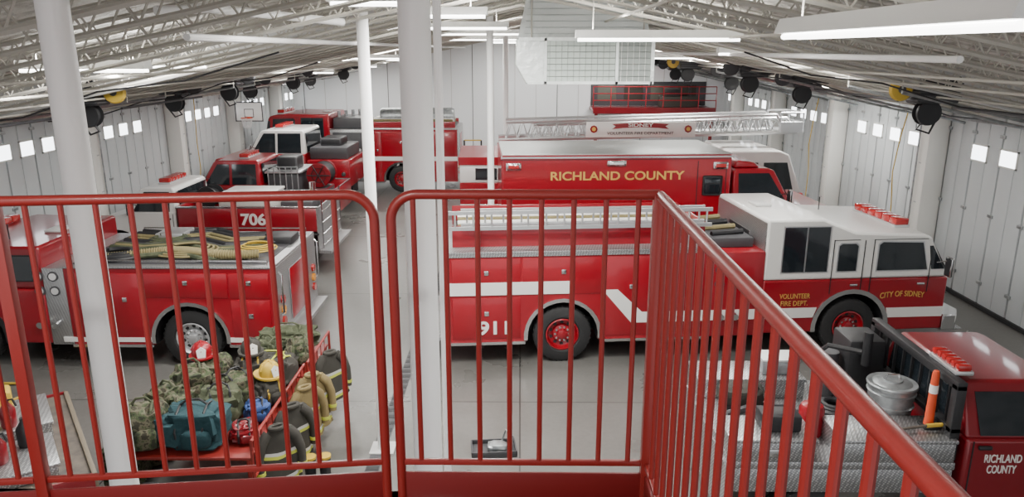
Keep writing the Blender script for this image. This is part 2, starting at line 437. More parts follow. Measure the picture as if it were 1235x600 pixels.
# support poles
for (x,y,r,lab) in ((-2.41,4.0,.080,'tall white round support pole with printed marking'),(-.55,4.0,.084,'tall white round support pole close to the railing'),
                (-1.84,9.0,.070,'white round support pole standing in the aisle'),(-.58,14.4,.065,'slim white support pole behind the engine'),(-.45,22.6,.08,'slim white support pole between trucks')):
    e=thing('support_pole',lab,'pole',(x,y,0),group='support poles')
    m=MB(); m.cyl((0,0,0),(0,0,zroof(x)-.02),r,POLE,28); m.obj('shaft',e)
    m=MB(); m.box(-.16,.16,-.16,.16,0,.02,BEAM); m.obj('base_plate',e)
    m=MB(); m.box(-.13,.13,-.13,.13,zroof(x)-.10,zroof(x)-.08,POLE); m.obj('cap_plate',e)
    if y==4.0 and x>-1:
        m=MB(); m.cyl((r+.03,.03,0),(r+.03,.03,zroof(x)-.05),.022,POLE,10); m.obj('conduit',e)

# ------------------------------------------------------------ mezzanine & railing
ZM=3.66; DT=5.2-.444; DB=5.2-1.395
m=MB(); m.box(-3.2,.5,-1.5,2.37,ZM-.12,ZM,RAILD); m.box(-3.2,.5,2.33,2.37,ZM-.3,ZM,RAILD)
for x,y in ((-3.1,2.3),(.42,2.3),(-3.1,-1.4),(.42,-1.4)): m.cyl((x,y,0),(x,y,ZM-.1),.06,RAILD,12)
m.obj('mezzanine_platform',label='red steel mezzanine platform under the railing',cat='platform')
def railing(p0,p1,round0,round1,label,post0=False,post1=False,off=.1,step=.1027):
    p0=Vector((p0[0],p0[1],0)); p1=Vector((p1[0],p1[1],0)); d=p1-p0; L=d.length
    e=thing('guard_railing',label,'railing',(p0.x,p0.y,ZM),math.atan2(d.y,d.x),'guard railings')
    zt=DT-ZM; zb=DB-ZM; R=.085; r=.0165
    pts=[]
    if round0:
        pts+=[(0,0,0)]+[(R-R*math.cos(a),0,zt-R+R*math.sin(a)) for a in [i*pi/2/8 for i in range(9)]]
    else: pts+=[(0,0,zt)]
    if round1:
        pts+=[(L-R+R*math.sin(a),0,zt-R+R*math.cos(a)) for a in [i*pi/2/8 for i in range(9)]]+[(L,0,0)]
    else: pts+=[(L,0,zt)]
    m=MB(); m.tube(pts,r,RAIL,14); m.obj('top_rail',e)
    m=MB(); m.box(.005,L-.005,-.009,.009,zb-.010,zb+.010,RAIL,.003); m.obj('bottom_rail',e)
    x=off
    while x<L-.03:
        m=MB(); m.cyl((x,0,zb),(x,0,zt-.01),.0092,RAIL,10); m.obj('baluster',e); x+=step
    for fl,x in ((post0,0),(post1,L)):
        if fl:
            m=MB(); m.box(x-.019,x+.019,-.019,.019,0,zt,RAIL,.004); m.obj('post',e)
    m=MB(); m.box(0,L,-.006,.006,-.02,.105,RAILD,.002); m.obj('toe_plate',e)
    return e
railing((-1.60,2.20),(-.469,2.33),False,True,'red painted steel guard railing section with rounded end',post0=True,off=.09)
railing((-3.1,2.03),(-1.62,2.198),False,False,'red painted steel guard railing section',post0=True)
railing((-.4155,2.33),(.44,2.33),True,False,'red painted steel guard railing with rounded end',post1=True,off=.072)
railing((.44,2.31),(.44,-1.2),False,False,'red painted steel guard railing along platform side',off=.09,step=.092)

# ------------------------------------------------------------ vehicle helpers
def wheel(par,x,y,r,w,s,rim,z=None):
    z=r if z is None else z
    m=MB(); h=w/2
    m.lathe([(r*.56,-h*.8),(r*.62,-h),(r*.88,-h),(r*.97,-h*.82),(r,-h*.5),(r,h*.5),(r*.97,h*.82),(r*.88,h),(r*.62,h),(r*.56,h*.8)],(x,y,z),'y',RUBBER,36)
    for k in range(36):
        a=2*pi*k/36
        m.box(-.012,.012,-h*.75,h*.75,-.006,.006,RUBBER,M=Matrix.Translation((x,y,z))@Matrix.Rotation(a,4,'Y')@Matrix.Translation((0,0,r-.004)))
    t=m.obj('wheel',par)
    m=MB()
    m.lathe([(r*.57,h*.92),(r*.53,h*.98),(r*.50,h*.8),(r*.46,h*.35),(r*.34,h*.25),(r*.30,h*.5),(r*.17,h*.6),(r*.15,h*.9),(r*.09,h*.98),(0,h*.98)],(x,y,z),'y',rim,28,s)
    for k in range(10):
        a=2*pi*k/10; cx=x+math.cos(a)*r*.24; cz=z+math.sin(a)*r*.24
        m.cyl((cx,y+s*h*.5,cz),(cx,y+s*h*.72,cz),.018,CHROME,6)
        a+=pi/10; cx=x+math.cos(a)*r*.40; cz=z+math.sin(a)*r*.40
        m.cyl((cx,y+s*h*.29,cz),(cx,y+s*h*.33,cz),.032,BLACK,10)
    m.obj('wheel_rim',t,label='painted steel wheel rim with lug nuts')
def arch_profile(x0,x1,z0,z1,arches,n=14):
    pts=[(x0,z0)]; sp=set()
    for cx,cz,r in arches:
        d=math.asin(max(-1,min(1,(cz-z0)/r)))
        a0=pi+d; a1=-d
        for i in range(n+1):
            a=a0+(a1-a0)*i/n
            if i<n: sp.add(len(pts))
            pts.append((cx+r*math.cos(a),max(z0,cz+r*math.sin(a))))
    pts+=[(x1,z0),(x1,z1),(x0,z1)]
    return pts,sp
def doors(par,lst,w,m_,handle=True,S=(-1,1)):
    for s in S:
        for (x0,x1,z0,z1) in lst:
            m=MB(); ya,yb=sorted((s*(w-.01),s*(w+.014))); m.box(x0,x1,ya,yb,z0,z1,m_,.008)
            d=m.obj('compartment_door',par)
            if handle:
                m=MB(); cx=(x0+x1)/2; ya,yb=sorted((s*(w+.01),s*(w+.035))); zc=z0+(z1-z0)*.62
                m.box(cx-.04,cx+.04,ya,yb,zc-.04,zc+.04,CHROME,.01); m.obj('door_handle',d,label='chrome latch handle')
def sidepoly(par,name,pts,w,m_,S=(-1,1),t=.02,label=None):
    out=[]
    for s in S:
        m=MB(); m.poly([(x,s*(w-.005),z) for x,z in pts],(0,s*t,0),m_)
        out.append(m.obj(name,par,label=label))
    return out
def ladder_mesh(m,x0,x1,y,z0,z1,mt=ALU,step=.3):
    m.box(x0,x1,y-.02,y+.02,z0,z0+.06,mt); m.box(x0,x1,y-.02,y+.02,z1-.06,z1,mt)
    x=x0+.1
    while x<x1: m.cyl((x,y,z0+.03),(x,y,z1-.03),.016,mt,8); x+=step
def coil(m,c,r,mt,rad=.025,turns=3,ax=1.0):
    pts=[]
    for i in range(int(turns*20)):
        a=i/20*2*pi; rr=r*(1-.12*(i/20)); pts.append((c[0]+rr*math.cos(a)*ax,c[1]+rr*math.sin(a),c[2]+.012*i/20*2))
    m.tube(pts,rad,mt,7)
def lightbar(par,x,z,w,lens=REDL,l=.3,y=0,h=.11):
    m=MB(); m.box(x-l/2,x+l/2,y-w,y+w,z,z+.045,ALU,.01)
    o=m.obj('light_bar',par,label='roof light bar with red lenses')
    n=6
    for i in range(n):
        m=MB(); a=y-w+2*w*i/n; m.box(x-l/2+.02,x+l/2-.02,a+.006,a+2*w/n-.006,z+.04,z+.04+h,lens,.02)
        m.obj('light_bar_lens',o)
    return o
def mirrors(par,x,w,z):
    for s in (-1,1):
        m=MB(); ya,yb=sorted((s*(w+.06),s*(w+.24)))
        m.tube([(x,s*w,z+.1),(x+.12,s*(w+.12),z+.15)],.014,CHROME,6); m.box(x+.1,x+.16,ya,yb,z-.12,z+.22,BLACK,.02); m.obj('side_mirror',par)

def engine(name,label,loc,rz,xr=-1.94,xb=2.5,xp=3.5,xf=6.75,fw=5.05,zt=1.96,zu=2.36,zc=2.45,w=1.2,up=WHITE,low=RED,ww=WHITE,rim=RED,
           ladder=True,hoses=False,stripe='zig',raised=True,silver=0.0,pumpz=None,step=.4):
    e=thing(name,label,'fire engine',loc,rz)
    r=.5; S=(-1,1)
    pts,sp=arch_profile(xr,xb,.4,zt,[(0,.5,.62)])
    m=MB(); m.prism(pts,-w,w,low,sp,BLACK); m.obj('body',e,bevel=.015)
    m=MB(); m.box(xr+.3,xf-.1,-.45,.45,.32,.55,BLACK); m.cyl((-.0,-w+.2,.5),(0,w-.2,.5),.09,BLACK); m.cyl((fw,-w+.2,.5),(fw,w-.2,.5),.09,BLACK)
    m.obj('chassis_frame',e)
    for s in S:
        ya,yb=sorted((s*w,s*(w+.03)))
        m=MB(); m.box(xr,-.64,ya,yb,.37,.42,CHROME); m.obj('rub_rail',e,label='chrome rub rail')
        m=MB(); m.box(.64,xb,ya,yb,.37,.42,CHROME); m.obj('rub_rail',e,label='chrome rub rail')
        m=MB(); m.arch(0,.5,.60,.665,-.1,pi+.1,ya,yb,CHROME); m.obj('fender_trim',e,label='chrome wheel arch trim')
    m=MB(); m.box(xr-.02,xb,-w-.02,w+.02,zt,zt+.035,TREAD,.006); m.box(xr-.02,xb,-w-.022,-w-.015,zt-.05,zt,TREAD); m.obj('deck_trim',e,label='diamond plate deck trim')
    doors(e,[(xr+.08,-.72,.48,1.2),(xr+.08,-.72,1.24,zt-.08),(-.69,.69,1.24,zt-.08),(.72,(xb+.72)/2-.02,.48,zt-.08),((xb+.72)/2+.02,xb-.06,.48,zt-.08)],w,low)
    if zu:
        m=MB()
        for s in S:
            ya,yb=sorted((s*.82,s*.86)); m.box(xr+.1,xb-.02,ya,yb,zt,zu,low,.01)
        m.box(xb-.06,xb-.02,-.86,.86,zt,zu,low,.01); m.box(xr+.12,xb-.06,-.8,.8,zt,zt+.12,DARK)
        m.obj('hose_bed',e)
        for k in range(6):
            yy=-.68+k*.27
            m=MB(); m.tube([(xr+.2,yy,zt+.17),(xb-.15,yy,zt+.17)],.06,HOSEY,8); m.tube([(xr+.2,yy,zt+.28),(xb-.15,yy,zt+.28)],.055,HOSEY if k%2 else WHITE,8)
            m.obj('fire_hose',e,label='folded fire hose in hose bed')
    if ladder:
        m=MB(); ladder_mesh(m,xr+.05,xb-.0,-w+.1,zu-.02,zu+.30); m.obj('ladder',e,label='aluminium ground ladder on side rack')
        m=MB(); ladder_mesh(m,xr+.25,xb-.1,-w+.2,zu+.02,zu+.32); m.obj('ladder',e,label='aluminium ground ladder on side rack')
        for xx in (xr+.5,xb-.4):
            m=MB(); m.box(xx,xx+.05,-w+.05,-.82,zt+.03,zu,ALU); m.obj('ladder_bracket',e)
    if hoses:
        for k,(mt,rr) in enumerate(((BLACK,.05),(HOSEY,.035),(DARK,.03),(OLIVE,.05))):
            for q in range(3):
                yy=-.9+.33*k+.6*(q%2)+.1*q
                if yy>.85: yy-=1.1
                m=MB(); m.tube([(xr+.35+.2*q,yy,zt+.09),(xr+1.2,yy+.22,zt+.10),(.3,yy-.1,zt+.12),(xb-.9,yy+.1,zt+.1),(xb-.3,yy-.05,zt+.1)],rr,mt,8); m.obj('fire_hose',e)
        for c_,r_,mt,rad,ax in (((.2,.5,zt+.10),.42,HOSEY,.02,1.4),((1.3,.75,zt+.08),.3,BLACK,.035,1.3),((-.9,.3,zt+.10),.3,YEL,.012,1.2),((.9,-.3,zt+.08),.35,OLIVE,.03,1.2)):
            m=MB(); coil(m,c_,r_,mt,rad,4,ax); m.obj('hose_coil',e)
        m=MB(); m.box(xr+.15,xb-.1,-w+.14,w-.14,zt+.03,zt+.05,DARK); m.obj('deck_mat',e)
        m=MB(); pts_=[];rs=[]
        for i in range(140):
            t=i/139; pts_.append((-1.1+2.7*t,.80+.14*math.sin(t*8),zt+.14+.03*math.sin(t*5))); rs.append(.085 if i%2 else .065)
        m.tube(pts_,rs,HOSEY,10)
        m.obj('suction_hose',e,label='ribbed tan suction hose')
        for s in S:
            m=MB(); m.tube([(xr+.1,s*(w-.06),zt+.03),(xr+.1,s*(w-.06),zt+.12),(xb-.2,s*(w-.06),zt+.12),(xb-.2,s*(w-.06),zt+.03)],.014,CHROME,8)
            m.obj('deck_rail',e,label='chrome deck rail')
        m=MB(); m.box(.7,1.2,-.9,-.35,zt+.03,zt+.2,ALU,.02); m.obj('equipment_box',e)
        m=MB(); m.box(xr+.1,xr+.6,-.7,-.2,zt+.03,zt+.18,BLACK,.03); m.obj('equipment_box',e)
    m=MB(); m.box(xr-.03,xr,-w+.02,w-.02,.42,zt,TREAD); m.box(xr-step,xr,-w+.1,w-.1,.42,.5,TREAD,.01)
    m.box(xr-.05,xr-.03,-.5,.5,.6,zt-.2,low,.01)
    m.obj('rear_step',e,label='diamond plate rear step and panel')
    for s in S:
        m=MB(); m.tube([(xr-.05,s*(w-.12),.9),(xr-.1,s*(w-.12),.95),(xr-.1,s*(w-.12),1.6),(xr-.05,s*(w-.12),1.65)],.018,CHROME,8); m.obj('grab_rail',e)
        m=MB()
        for k in range(3): m.cyl((xr-.03,s*(w-.28),.75+k*.19),(xr-.07,s*(w-.28),.75+k*.19),.075,REDL if k!=1 else AMBER,16)
        m.obj('tail_light',e)
    pz=pumpz or (zc-.04 if raised else zt)
    m=MB(); m.box(xb,xp,-w,w,.4,pz,TREAD if not silver else low,.01); po=m.obj('pump_panel',e,label='pump panel behind the cab')
    for s in S:
        for i in range(2):
            for j in range(2):
                cx=xb+.17+i*.25; m=MB(); m.cyl((cx,s*w,1.35+j*.25),(cx,s*(w+.03),1.35+j*.25),.06,LENS,16); m.cyl((cx,s*w,1.35+j*.25),(cx,s*(w+.02),1.35+j*.25),.085,DARK,16); m.obj('gauge',po)
            m=MB(); m.cyl((xb+.2+i*.25,s*w,.8),(xb+.2+i*.25,s*(w+.12),.78),.06,CHROME,14); m.obj('outlet',po)
    pts,sp=arch_profile(xp,xf,.42,1.38,[(fw,.5,.64)])
    m=MB(); m.prism(pts,-w,w,low,sp,BLACK); m.obj('cab_lower',e,bevel=.03)
    zf=zc-.30 if raised else zc-.04
    x1=xp+silver
    m=MB(); m.prism([(xp,1.38),(xp,zc),(x1+.9,zc),(x1+1.5,zf+.06),(xf-.52,zf),(xf-.38,zf-.06),(xf-.04,1.45),(xf-.0,1.38)],-w,w,up); m.obj('cab_upper',e,bevel=.045,label='upper cab and roof')
    if silver:
        m=MB(); m.box(xp-.014,xp+.0,-w+.03,w-.03,.75,zc-.06,TREAD); m.box(xp-.03,xp-.014,-.5,.5,1.5,2.1,BLACK,.004); m.obj('cab_back_plate',e,label='diamond plate cab back')
        m=MB(); m.box(xb+.05,xp-.1,-.9,.9,pz,pz+.18,DARK,.03)
        for k in range(4): m.tube([(xb+.15,-.7+k*.4,pz+.2),(xp-.2,-.6+k*.4,pz+.22)],.05,HOSEY if k%2 else BLACK,8)
        m.obj('crosslay_bed',e,label='crosslay hose bed between body and cab')
    for s in S:
        m=MB(); ya,yb=sorted((s*w,s*(w+.02)))
        m.arch(fw,.5,.62,.70,-.1,pi+.1,ya,yb,CHROME if up is WHITE else BLACK)
        m.obj('fender_trim',e,label='front wheel arch trim')
        for (a0,a1) in ((x1+1.12,x1+1.68),(xf-1.42,xf-.36)):
            m=MB(); ya,yb=sorted((s*(w-.01),s*(w+.008)))
            for q in ((a0,a0+.012,1.12,zf-.08),(a1-.012,a1,1.12,zf-.28 if a1>xf-.5 else zf-.08),(a0,a1-.1,zf-.08,zf-.07)):
                m.box(q[0],q[1],ya,yb,q[2],q[3],BLACK)
            dd=m.obj('cab_door',e)
            m=MB(); m.box(a1-.22,a1-.08,*sorted((s*w,s*(w+.04))),1.26,1.30,CHROME,.01); m.obj('door_handle',dd)
    zw=1.53; zwt=zf-.12
    wins=[[(x1+.24,zw),(x1+.62,zw),(x1+.62,zc-.14),(x1+.24,zc-.14)],[(x1+.65,zw),(x1+1.03,zw),(x1+1.03,zc-.14),(x1+.65,zc-.14)],
          [(x1+1.22,zw),(x1+1.55,zw),(x1+1.55,zwt-.06),(x1+1.5,zwt-.02),(x1+1.27,zwt-.02),(x1+1.22,zwt-.06)],
          [(xf-1.32,zw),(xf-.42,zw),(xf-.55,zwt-.02),(xf-1.26,zwt),(xf-1.32,zwt-.05)]]
    if x1+1.55>xf-1.35: wins=wins[:2]+wins[3:]
    if x1+1.03>xf-1.35: wins=[[(x1+.15,zw),(xf-1.45,zw),(xf-1.45,zwt),(x1+.15,zwt)],wins[-1]]
    for pw in wins:
        cx=sum(p[0] for p in pw)/len(pw); cz=sum(p[1] for p in pw)/len(pw)
        big=[(p[0]+math.copysign(.022,p[0]-cx),p[1]+math.copysign(.022,p[1]-cz)) for p in pw]
        oo=sidepoly(e,'side_window_frame',big,w,ALU if up is WHITE else BLACK,t=.012)
        for s,o in zip(S,oo): sidepoly(o,'side_window',pw,w,GLASS,S=(s,),t=.02)
    a=(xf-.36,zf-.12); b=(xf-.06,1.52)
    m=MB(); m.poly([(a[0]+.015,-(w-.09),a[1]),(a[0]+.015,(w-.09),a[1]),(b[0]+.02,(w-.05),b[1]),(b[0]+.02,-(w-.05),b[1])],(.01,0,.006),GLASS); m.obj('windshield',e)
    sidepoly(e,'windshield_corner',[(xf-.34,zw),(xf-.10,zw),(xf-.36,zwt-.08),(xf-.42,zwt-.08)],w,GLASS,t=.012)
    m=MB(); m.box(xf-.01,xf+.03,-.5,.5,.65,1.25,CHROME,.01)
    for k in range(7): m.box(xf+.02,xf+.04,-.46,.46,.7+k*.075,.72+k*.075,BLACK)
    m.obj('grille',e)
    for s in S:
        m=MB(); m.box(xf-.01,xf+.04,*sorted((s*.62,s*1.08)),.72,.98,CHROME,.015)
        for yy in (.74,.96): m.cyl((xf+.03,s*yy,.85),(xf+.06,s*yy,.85),.085,LENS,16)
        m.obj('headlight',e)
    m=MB(); m.box(xf,xf+.42,-w+.02,w-.02,.38,.42,TREAD); m.prism([(xf,-w-.02),(xf+.25,-w-.02),(xf+.46,-w+.28),(xf+.46,w-.28),(xf+.25,w+.02),(xf,w+.02)],.40,.68,CHROME,axis='z'); m.obj('bumper',e,bevel=.02,label='chrome front bumper with tread top')
    lightbar(e,xf-.66,zf+.01,.72,l=.28,h=.12)
    mirrors(e,xf-.25,w,1.55)
    m=MB(); m.box(xp+.2,xp+.5,-.15,.25,zc,zc+.05,BEAM,.02); m.obj('roof_vent',e)
    m=MB(); m.cyl((xf-1.5,.7,zf),(xf-1.5,.7,zf+.3),.01,BLACK,6); m.obj('antenna',e)
    for s in S:
        wheel(e,0,s*(w-.17),r,.30,s,rim); wheel(e,fw,s*(w-.15),r,.28,s,rim)
    if stripe=='zig':
        sidepoly(e,'stripe',[(xr+.0,1.25),(.14,1.25),(.14,1.47),(xr+.0,1.47)],w,ww,t=.024,label='white reflective stripe')
        sidepoly(e,'stripe',[(.66,1.30),(.92,1.30),(1.35,.89),(xb,.89),(xb,.70),(1.17,.70)],w,ww,t=.024,label='white reflective zigzag stripe')
        sidepoly(e,'stripe',[(xb+.02,.70),(fw-.68,.70),(fw-.62,.88),(xb+.02,.88)],w,ww,t=.018,label='white reflective stripe')
        sidepoly(e,'stripe',[(fw+.68,.66),(xf-.02,.66),(xf-.02,.84),(fw+.64,.84)],w,ww,t=.012,label='white reflective stripe')
    elif stripe=='low':
        sidepoly(e,'stripe',[(xr,.46),(-.66,.46),(-.66,.54),(xr,.54)],w,ww,t=.024,label='thin white stripe')
        sidepoly(e,'stripe',[(.66,.46),(xf-2.5,.46),(xf-2.5,.54),(.66,.54)],w,ww,t=.024,label='thin white stripe')
    elif stripe=='mid':
        sidepoly(e,'stripe',[(xr,1.2),(xb,1.2),(xb,1.36),(xr,1.36)],w,ww,t=.024,label='white reflective stripe')
    return e
FN=(pi/2,0,0); FP=(pi/2,0,pi)
def both(fn_body,size,par,x,w,z,m_,width,**k):
    text(fn_body,size,par,(x,-w,z),FN,m_,width,**k); text(fn_body,size,par,(x,w,z),FP,m_,width,**k)

# Engine with number 911
e=engine('fire_engine','red fire engine with white cab roof and ladders on the side',(.615,13.1,0),math.radians(5.1),xb=2.5,xp=3.44,silver=.06,pumpz=1.9)
both('911',.32,e,-1.15,1.222,.66,WHITE,.5,off=.008)
both('VOLUNTEER',.125,e,4.02,1.206,1.09,GOLD,.54)
both('FIRE DEPT.',.125,e,4.02,1.206,.96,GOLD,.48)
both('CITY OF SIDNEY',.145,e,5.95,1.206,1.09,GOLD,.80,bend=.22)
# near-left engine facing the other way
e2=engine('fire_engine','red fire engine with open deck of tan hoses',(-5.5,12.85,0),pi,xr=-1.45,xb=2.0,xp=2.35,xf=4.65,fw=3.75,zt=1.74,zu=None,zc=2.1,up=RED2,ladder=False,hoses=True,stripe='low',rim=ALU,raised=False,w=1.22,step=.25)
# far pumper
e3=engine('fire_engine','red pumper engine with pump panel and silver trim',(-4.45,28.9,0),pi,xr=-2.1,xb=1.35,xp=2.6,xf=5.2,fw=4.2,zt=2.35,zu=2.6,zc=2.9,up=RED,ladder=False,stripe='mid',rim=RED,raised=False,w=1.25)
m=MB(); m.box(1.4,2.55,-.9,.9,2.35,2.75,DARK,.05); m.obj('pump_module',e3)
for k in range(5):
    m=MB(); m.cyl((1.6+.2*k,-.7+.3*k,2.7),(1.6+.2*k,-.7+.3*k,2.98),.06,GALV,10); m.obj('valve_pipe',e3)
m=MB(); m.lathe([(0,-1.4),(.3,-1.4),(.34,-1.3),(.34,1.3),(.3,1.4),(0,1.4)],(-.5,0,2.72),'x',GALV,20); m.obj('tank_cover',e3,label='silver tank cover')
for s in (-1,1):
    m=MB(); m.box(1.4,2.5,*sorted((s*1.25,s*1.27)),1.0,2.25,DARK,.01); m.obj('control_panel',e3,label='dark pump control panel')

# conventional cab builder
def conv_cab(e,x0,xc,xf,zb,zh,zr,w,low,up,xw,r,rim,crew=False,grille=CHROME,k=.16,hz=.16):
    ra=r+.11
    pts,sp=arch_profile(x0,xf,zb,zh-.12,[(xw,r,ra)])
    pts=pts[:-2]+[(xf,zh-.34),(xf-.12,zh-.16),(xc,zh),(x0,zh)]
    m=MB(); m.prism(pts,-w,w,low,sp,BLACK); m.obj('cab_body',e,bevel=.035)
    T=(zh,k)
    wy=lambda z: w*(1-k*(z-zh)) if z>zh else w
    dxs=(zr-zh)*.62
    m=MB(); m.prism([(x0,zh-.01),(x0+.03,zr-.07),(x0+.1,zr),(xc-dxs-.05,zr),(xc-dxs+.08,zr-.05),(xc,zh-.01)],-w+.03,w-.03,up,taper=T); m.obj('cab_roof',e,bevel=.03)
    def win(nm,pp):
        for s in (-1,1):
            m=MB(); m.poly([(x,s*(wy(z)-.025),z) for x,z in pp],(0,s*.012,0),GLASS); m.obj(nm,e)
    zt=zr-.10; zl=zh+.03
    xa=xc-.12; xt=xc-dxs*(zt-zh)/(zr-zh)-.1
    L=xc-x0
    if crew:
        xm=x0+L*.5
        win('side_window',[(xm+.04,zl),(xa,zl),(xt,zt),(xm+.04,zt)]); win('side_window',[(x0+.12,zl),(xm-.04,zl),(xm-.04,zt),(x0+.14,zt)])
        ds=[x0+.06,xm,xc-.02]
    else:
        xs=x0+.14 if L<1.6 else x0+.5
        win('side_window',[(xs,zl),(xa,zl),(xt,zt),(xs,zt)]); ds=[xs-.08,xc-.02]
    a=(xc-dxs+.09,zr-.1); b=(xc-.02,zh+.03)
    ya=wy(a[1])-.12; yb=w-.12
    m=MB(); m.poly([(a[0]+.02,-ya,a[1]),(a[0]+.02,ya,a[1]),(b[0]+.03,yb,b[1]),(b[0]+.03,-yb,b[1])],(.012,0,.008),GLASS); m.obj('windshield',e)
    yt=wy(zt)-.12
    m=MB(); m.poly([(x0-.012,-w+.3,zl),(x0-.012,w-.3,zl),(x0+.005,yt,zt),(x0+.005,-yt,zt)],(-.008,0,0),GLASS); m.obj('rear_window',e)
    for s in (-1,1):
        for p,q in zip(ds,ds[1:]):
            m=MB(); y0,y1=sorted((s*(w-.01),s*(w+.006)))
            m.box(p,p+.012,y0,y1,zb+.12,zh-.02,BLACK); m.box(q,q+.012,y0,y1,zb+.12 if q<xw-ra else zh-.45,zh-.02,BLACK)
            d=m.obj('cab_door',e)
            m=MB(); m.box(p+.05,p+.18,*sorted((s*w,s*(w+.035))),zh-hz,zh-hz+.04,BLACK,.01); m.obj('door_handle',d)
    m=MB(); m.box(xf-.01,xf+.03,-w*.55,w*.55,zb+.2,zh-.38,grille,.01)
    for kk in range(5): m.box(xf+.02,xf+.04,-w*.52,w*.52,zb+.25+kk*.09,zb+.28+kk*.09,BLACK)
    m.obj('grille',e)
    for s in (-1,1):
        m=MB(); m.box(xf-.02,xf+.03,*sorted((s*w*.6,s*w*.95)),zh-.62,zh-.40,LENS,.02); m.obj('headlight',e)
        wheel(e,xw,s*(w-.14),r,.26,s,rim)
    m=MB(); m.box(xf+.02,xf+.22,-w,w,zb,zb+.26,CHROME,.04); m.obj('bumper',e)
    mirrors(e,xc-.25,w,zh+.1)

# Rescue truck
e=thing('rescue_truck','tall red heavy rescue truck with box body and gold lettering','rescue truck',(1.92,16.75,0),math.radians(3.5))
w=1.25
pts,sp=arch_profile(-2.4,2.45,.5,3.08,[(-1.1,.5,.62)])
m=MB(); m.prism(pts,-w,w,RED,sp,BLACK); m.obj('box_body',e,bevel=.04)
m=MB(); m.box(-2.38,2.43,-w+.04,w-.04,3.075,3.10,HOOD,.01); m.box(-2.41,2.46,-w-.012,-w,3.02,3.06,CHROME); m.box(-2.41,2.46,w,w+.012,3.02,3.06,CHROME)
m.box(-2.41,2.46,-w-.012,-w,2.99,3.0,BLACK)
m.obj('roof_panel',e,label='grey box roof with silver edge trim')
m=MB(); m.box(-2.2,5.0,-.45,.45,.4,.6,BLACK); m.obj('chassis_frame',e)
doors(e,[(-2.3,-1.8,.6,1.45),(-.4,.5,.6,1.45),(.55,1.4,.6,1.45),(1.45,2.35,.6,1.45)],w,RED)
sidepoly(e,'stripe',[(-2.4,1.52),(2.45,1.52),(2.45,1.70),(-2.4,1.70)],w,WHITE,t=.012,label='white reflective stripe')
for s in (-1,1):
    for x in (-2.15,2.2):
        m=MB(); m.box(x-.16,x+.16,*sorted((s*w,s*(w+.04))),2.78,2.93,CHROME,.01); m.box(x-.13,x+.13,*sorted((s*w,s*(w+.06))),2.80,2.91,REDL,.02); m.obj('warning_light',e)
    m=MB(); m.box(-.2,.2,*sorted((s*w,s*(w+.05))),2.86,2.97,CHROME,.01); m.box(-.16,.16,*sorted((s*w,s*(w+.06))),2.88,2.95,LENS,.01); m.obj('scene_light',e)
    m=MB(); m.box(1.84,2.26,*sorted((s*w,s*(w+.012))),2.22,2.64,BLACK,.03); wo=m.obj('side_window_frame',e)
    m=MB(); m.box(1.88,2.22,*sorted((s*w,s*(w+.018))),2.26,2.60,GLASS,.02); m.obj('side_window',wo)
    m=MB(); m.box(1.72,1.735,*sorted((s*w,s*(w+.008))),1.75,2.95,BLACK); m.box(2.33,2.345,*sorted((s*w,s*(w+.008))),1.75,2.95,BLACK); m.obj('side_door',e)
    wheel(e,-1.1,s*(w-.17),.5,.3,s,ALU)
both('RICHLAND COUNTY',.25,e,.02,1.256,2.64,GOLD,2.82,off=.005)
conv_cab(e,2.55,3.85,5.0,.55,2.0,2.74,1.15,RED,RED,4.4,.5,ALU)
m=MB(); m.prism([(2.6,2.74),(3.2,2.74),(3.05,2.86),(2.7,2.90)],-.9,.9,RED); m.obj('roof_fairing',e,bevel=.04)

# Ladder truck
e=thing('ladder_truck','white and red aerial ladder truck with silver lattice ladder','ladder truck',(2.3,20.2,0),math.radians(2))
w=1.2
pts,sp=arch_profile(-3.9,3.0,.5,1.9,[(-2.0,.5,.62),(-.8,.5,.62)])
m=MB(); m.prism(pts,-w,w,RED,sp,BLACK); m.obj('body',e,bevel=.02)
m=MB(); m.box(-3.9,-2.6,-w,w,1.9,2.55,WHITE,.04); m.box(-3.93,-2.57,-w-.015,w+.015,2.36,2.56,RED); m.obj('rear_cabin',e,label='white rear cabin with window')
sidepoly(e,'side_window',[(-3.5,1.98),(-2.95,1.98),(-2.95,2.28),(-3.5,2.28)],w,GLASS)
doors(e,[(-3.8,-2.7,.6,1.75),(-.1,.9,.6,1.75),(1,1.9,.6,1.75),(2,2.9,.6,1.75)],w,RED)
sidepoly(e,'stripe',[(-3.9,1.2),(3.0,1.2),(3.0,1.35),(-3.9,1.35)],w,WHITE,t=.022,label='white stripe')
pts,sp=arch_profile(3.0,5.0,.45,1.6,[(4.1,.5,.62)])
m=MB(); m.prism(pts,-w,w,RED,sp,BLACK); m.obj('cab_lower',e,bevel=.03)
m=MB(); m.prism([(3.0,1.6),(3.0,2.7),(4.3,2.7),(4.55,2.6),(4.95,1.6)],-w,w,WHITE); m.obj('cab_upper',e,bevel=.05)
for q in ([(3.2,1.7),(3.75,1.7),(3.75,2.4),(3.2,2.4)],[(3.9,1.7),(4.7,1.7),(4.5,2.4),(3.9,2.4)]): sidepoly(e,'side_window',q,w,GLASS)
for s in (-1,1):
    for x in (-2.0,-.8,4.1): wheel(e,x,s*(w-.17),.5,.3,s,ALU)
m=MB(); m.cyl((-1.6,0,1.9),(-1.6,0,2.35),.6,GALV,24); m.box(-2.0,-1.2,-.5,.5,2.3,2.9,WHITE,.05); m.obj('turntable',e)
m=MB()
def zl(x): return 2.90+.025*(x+3)
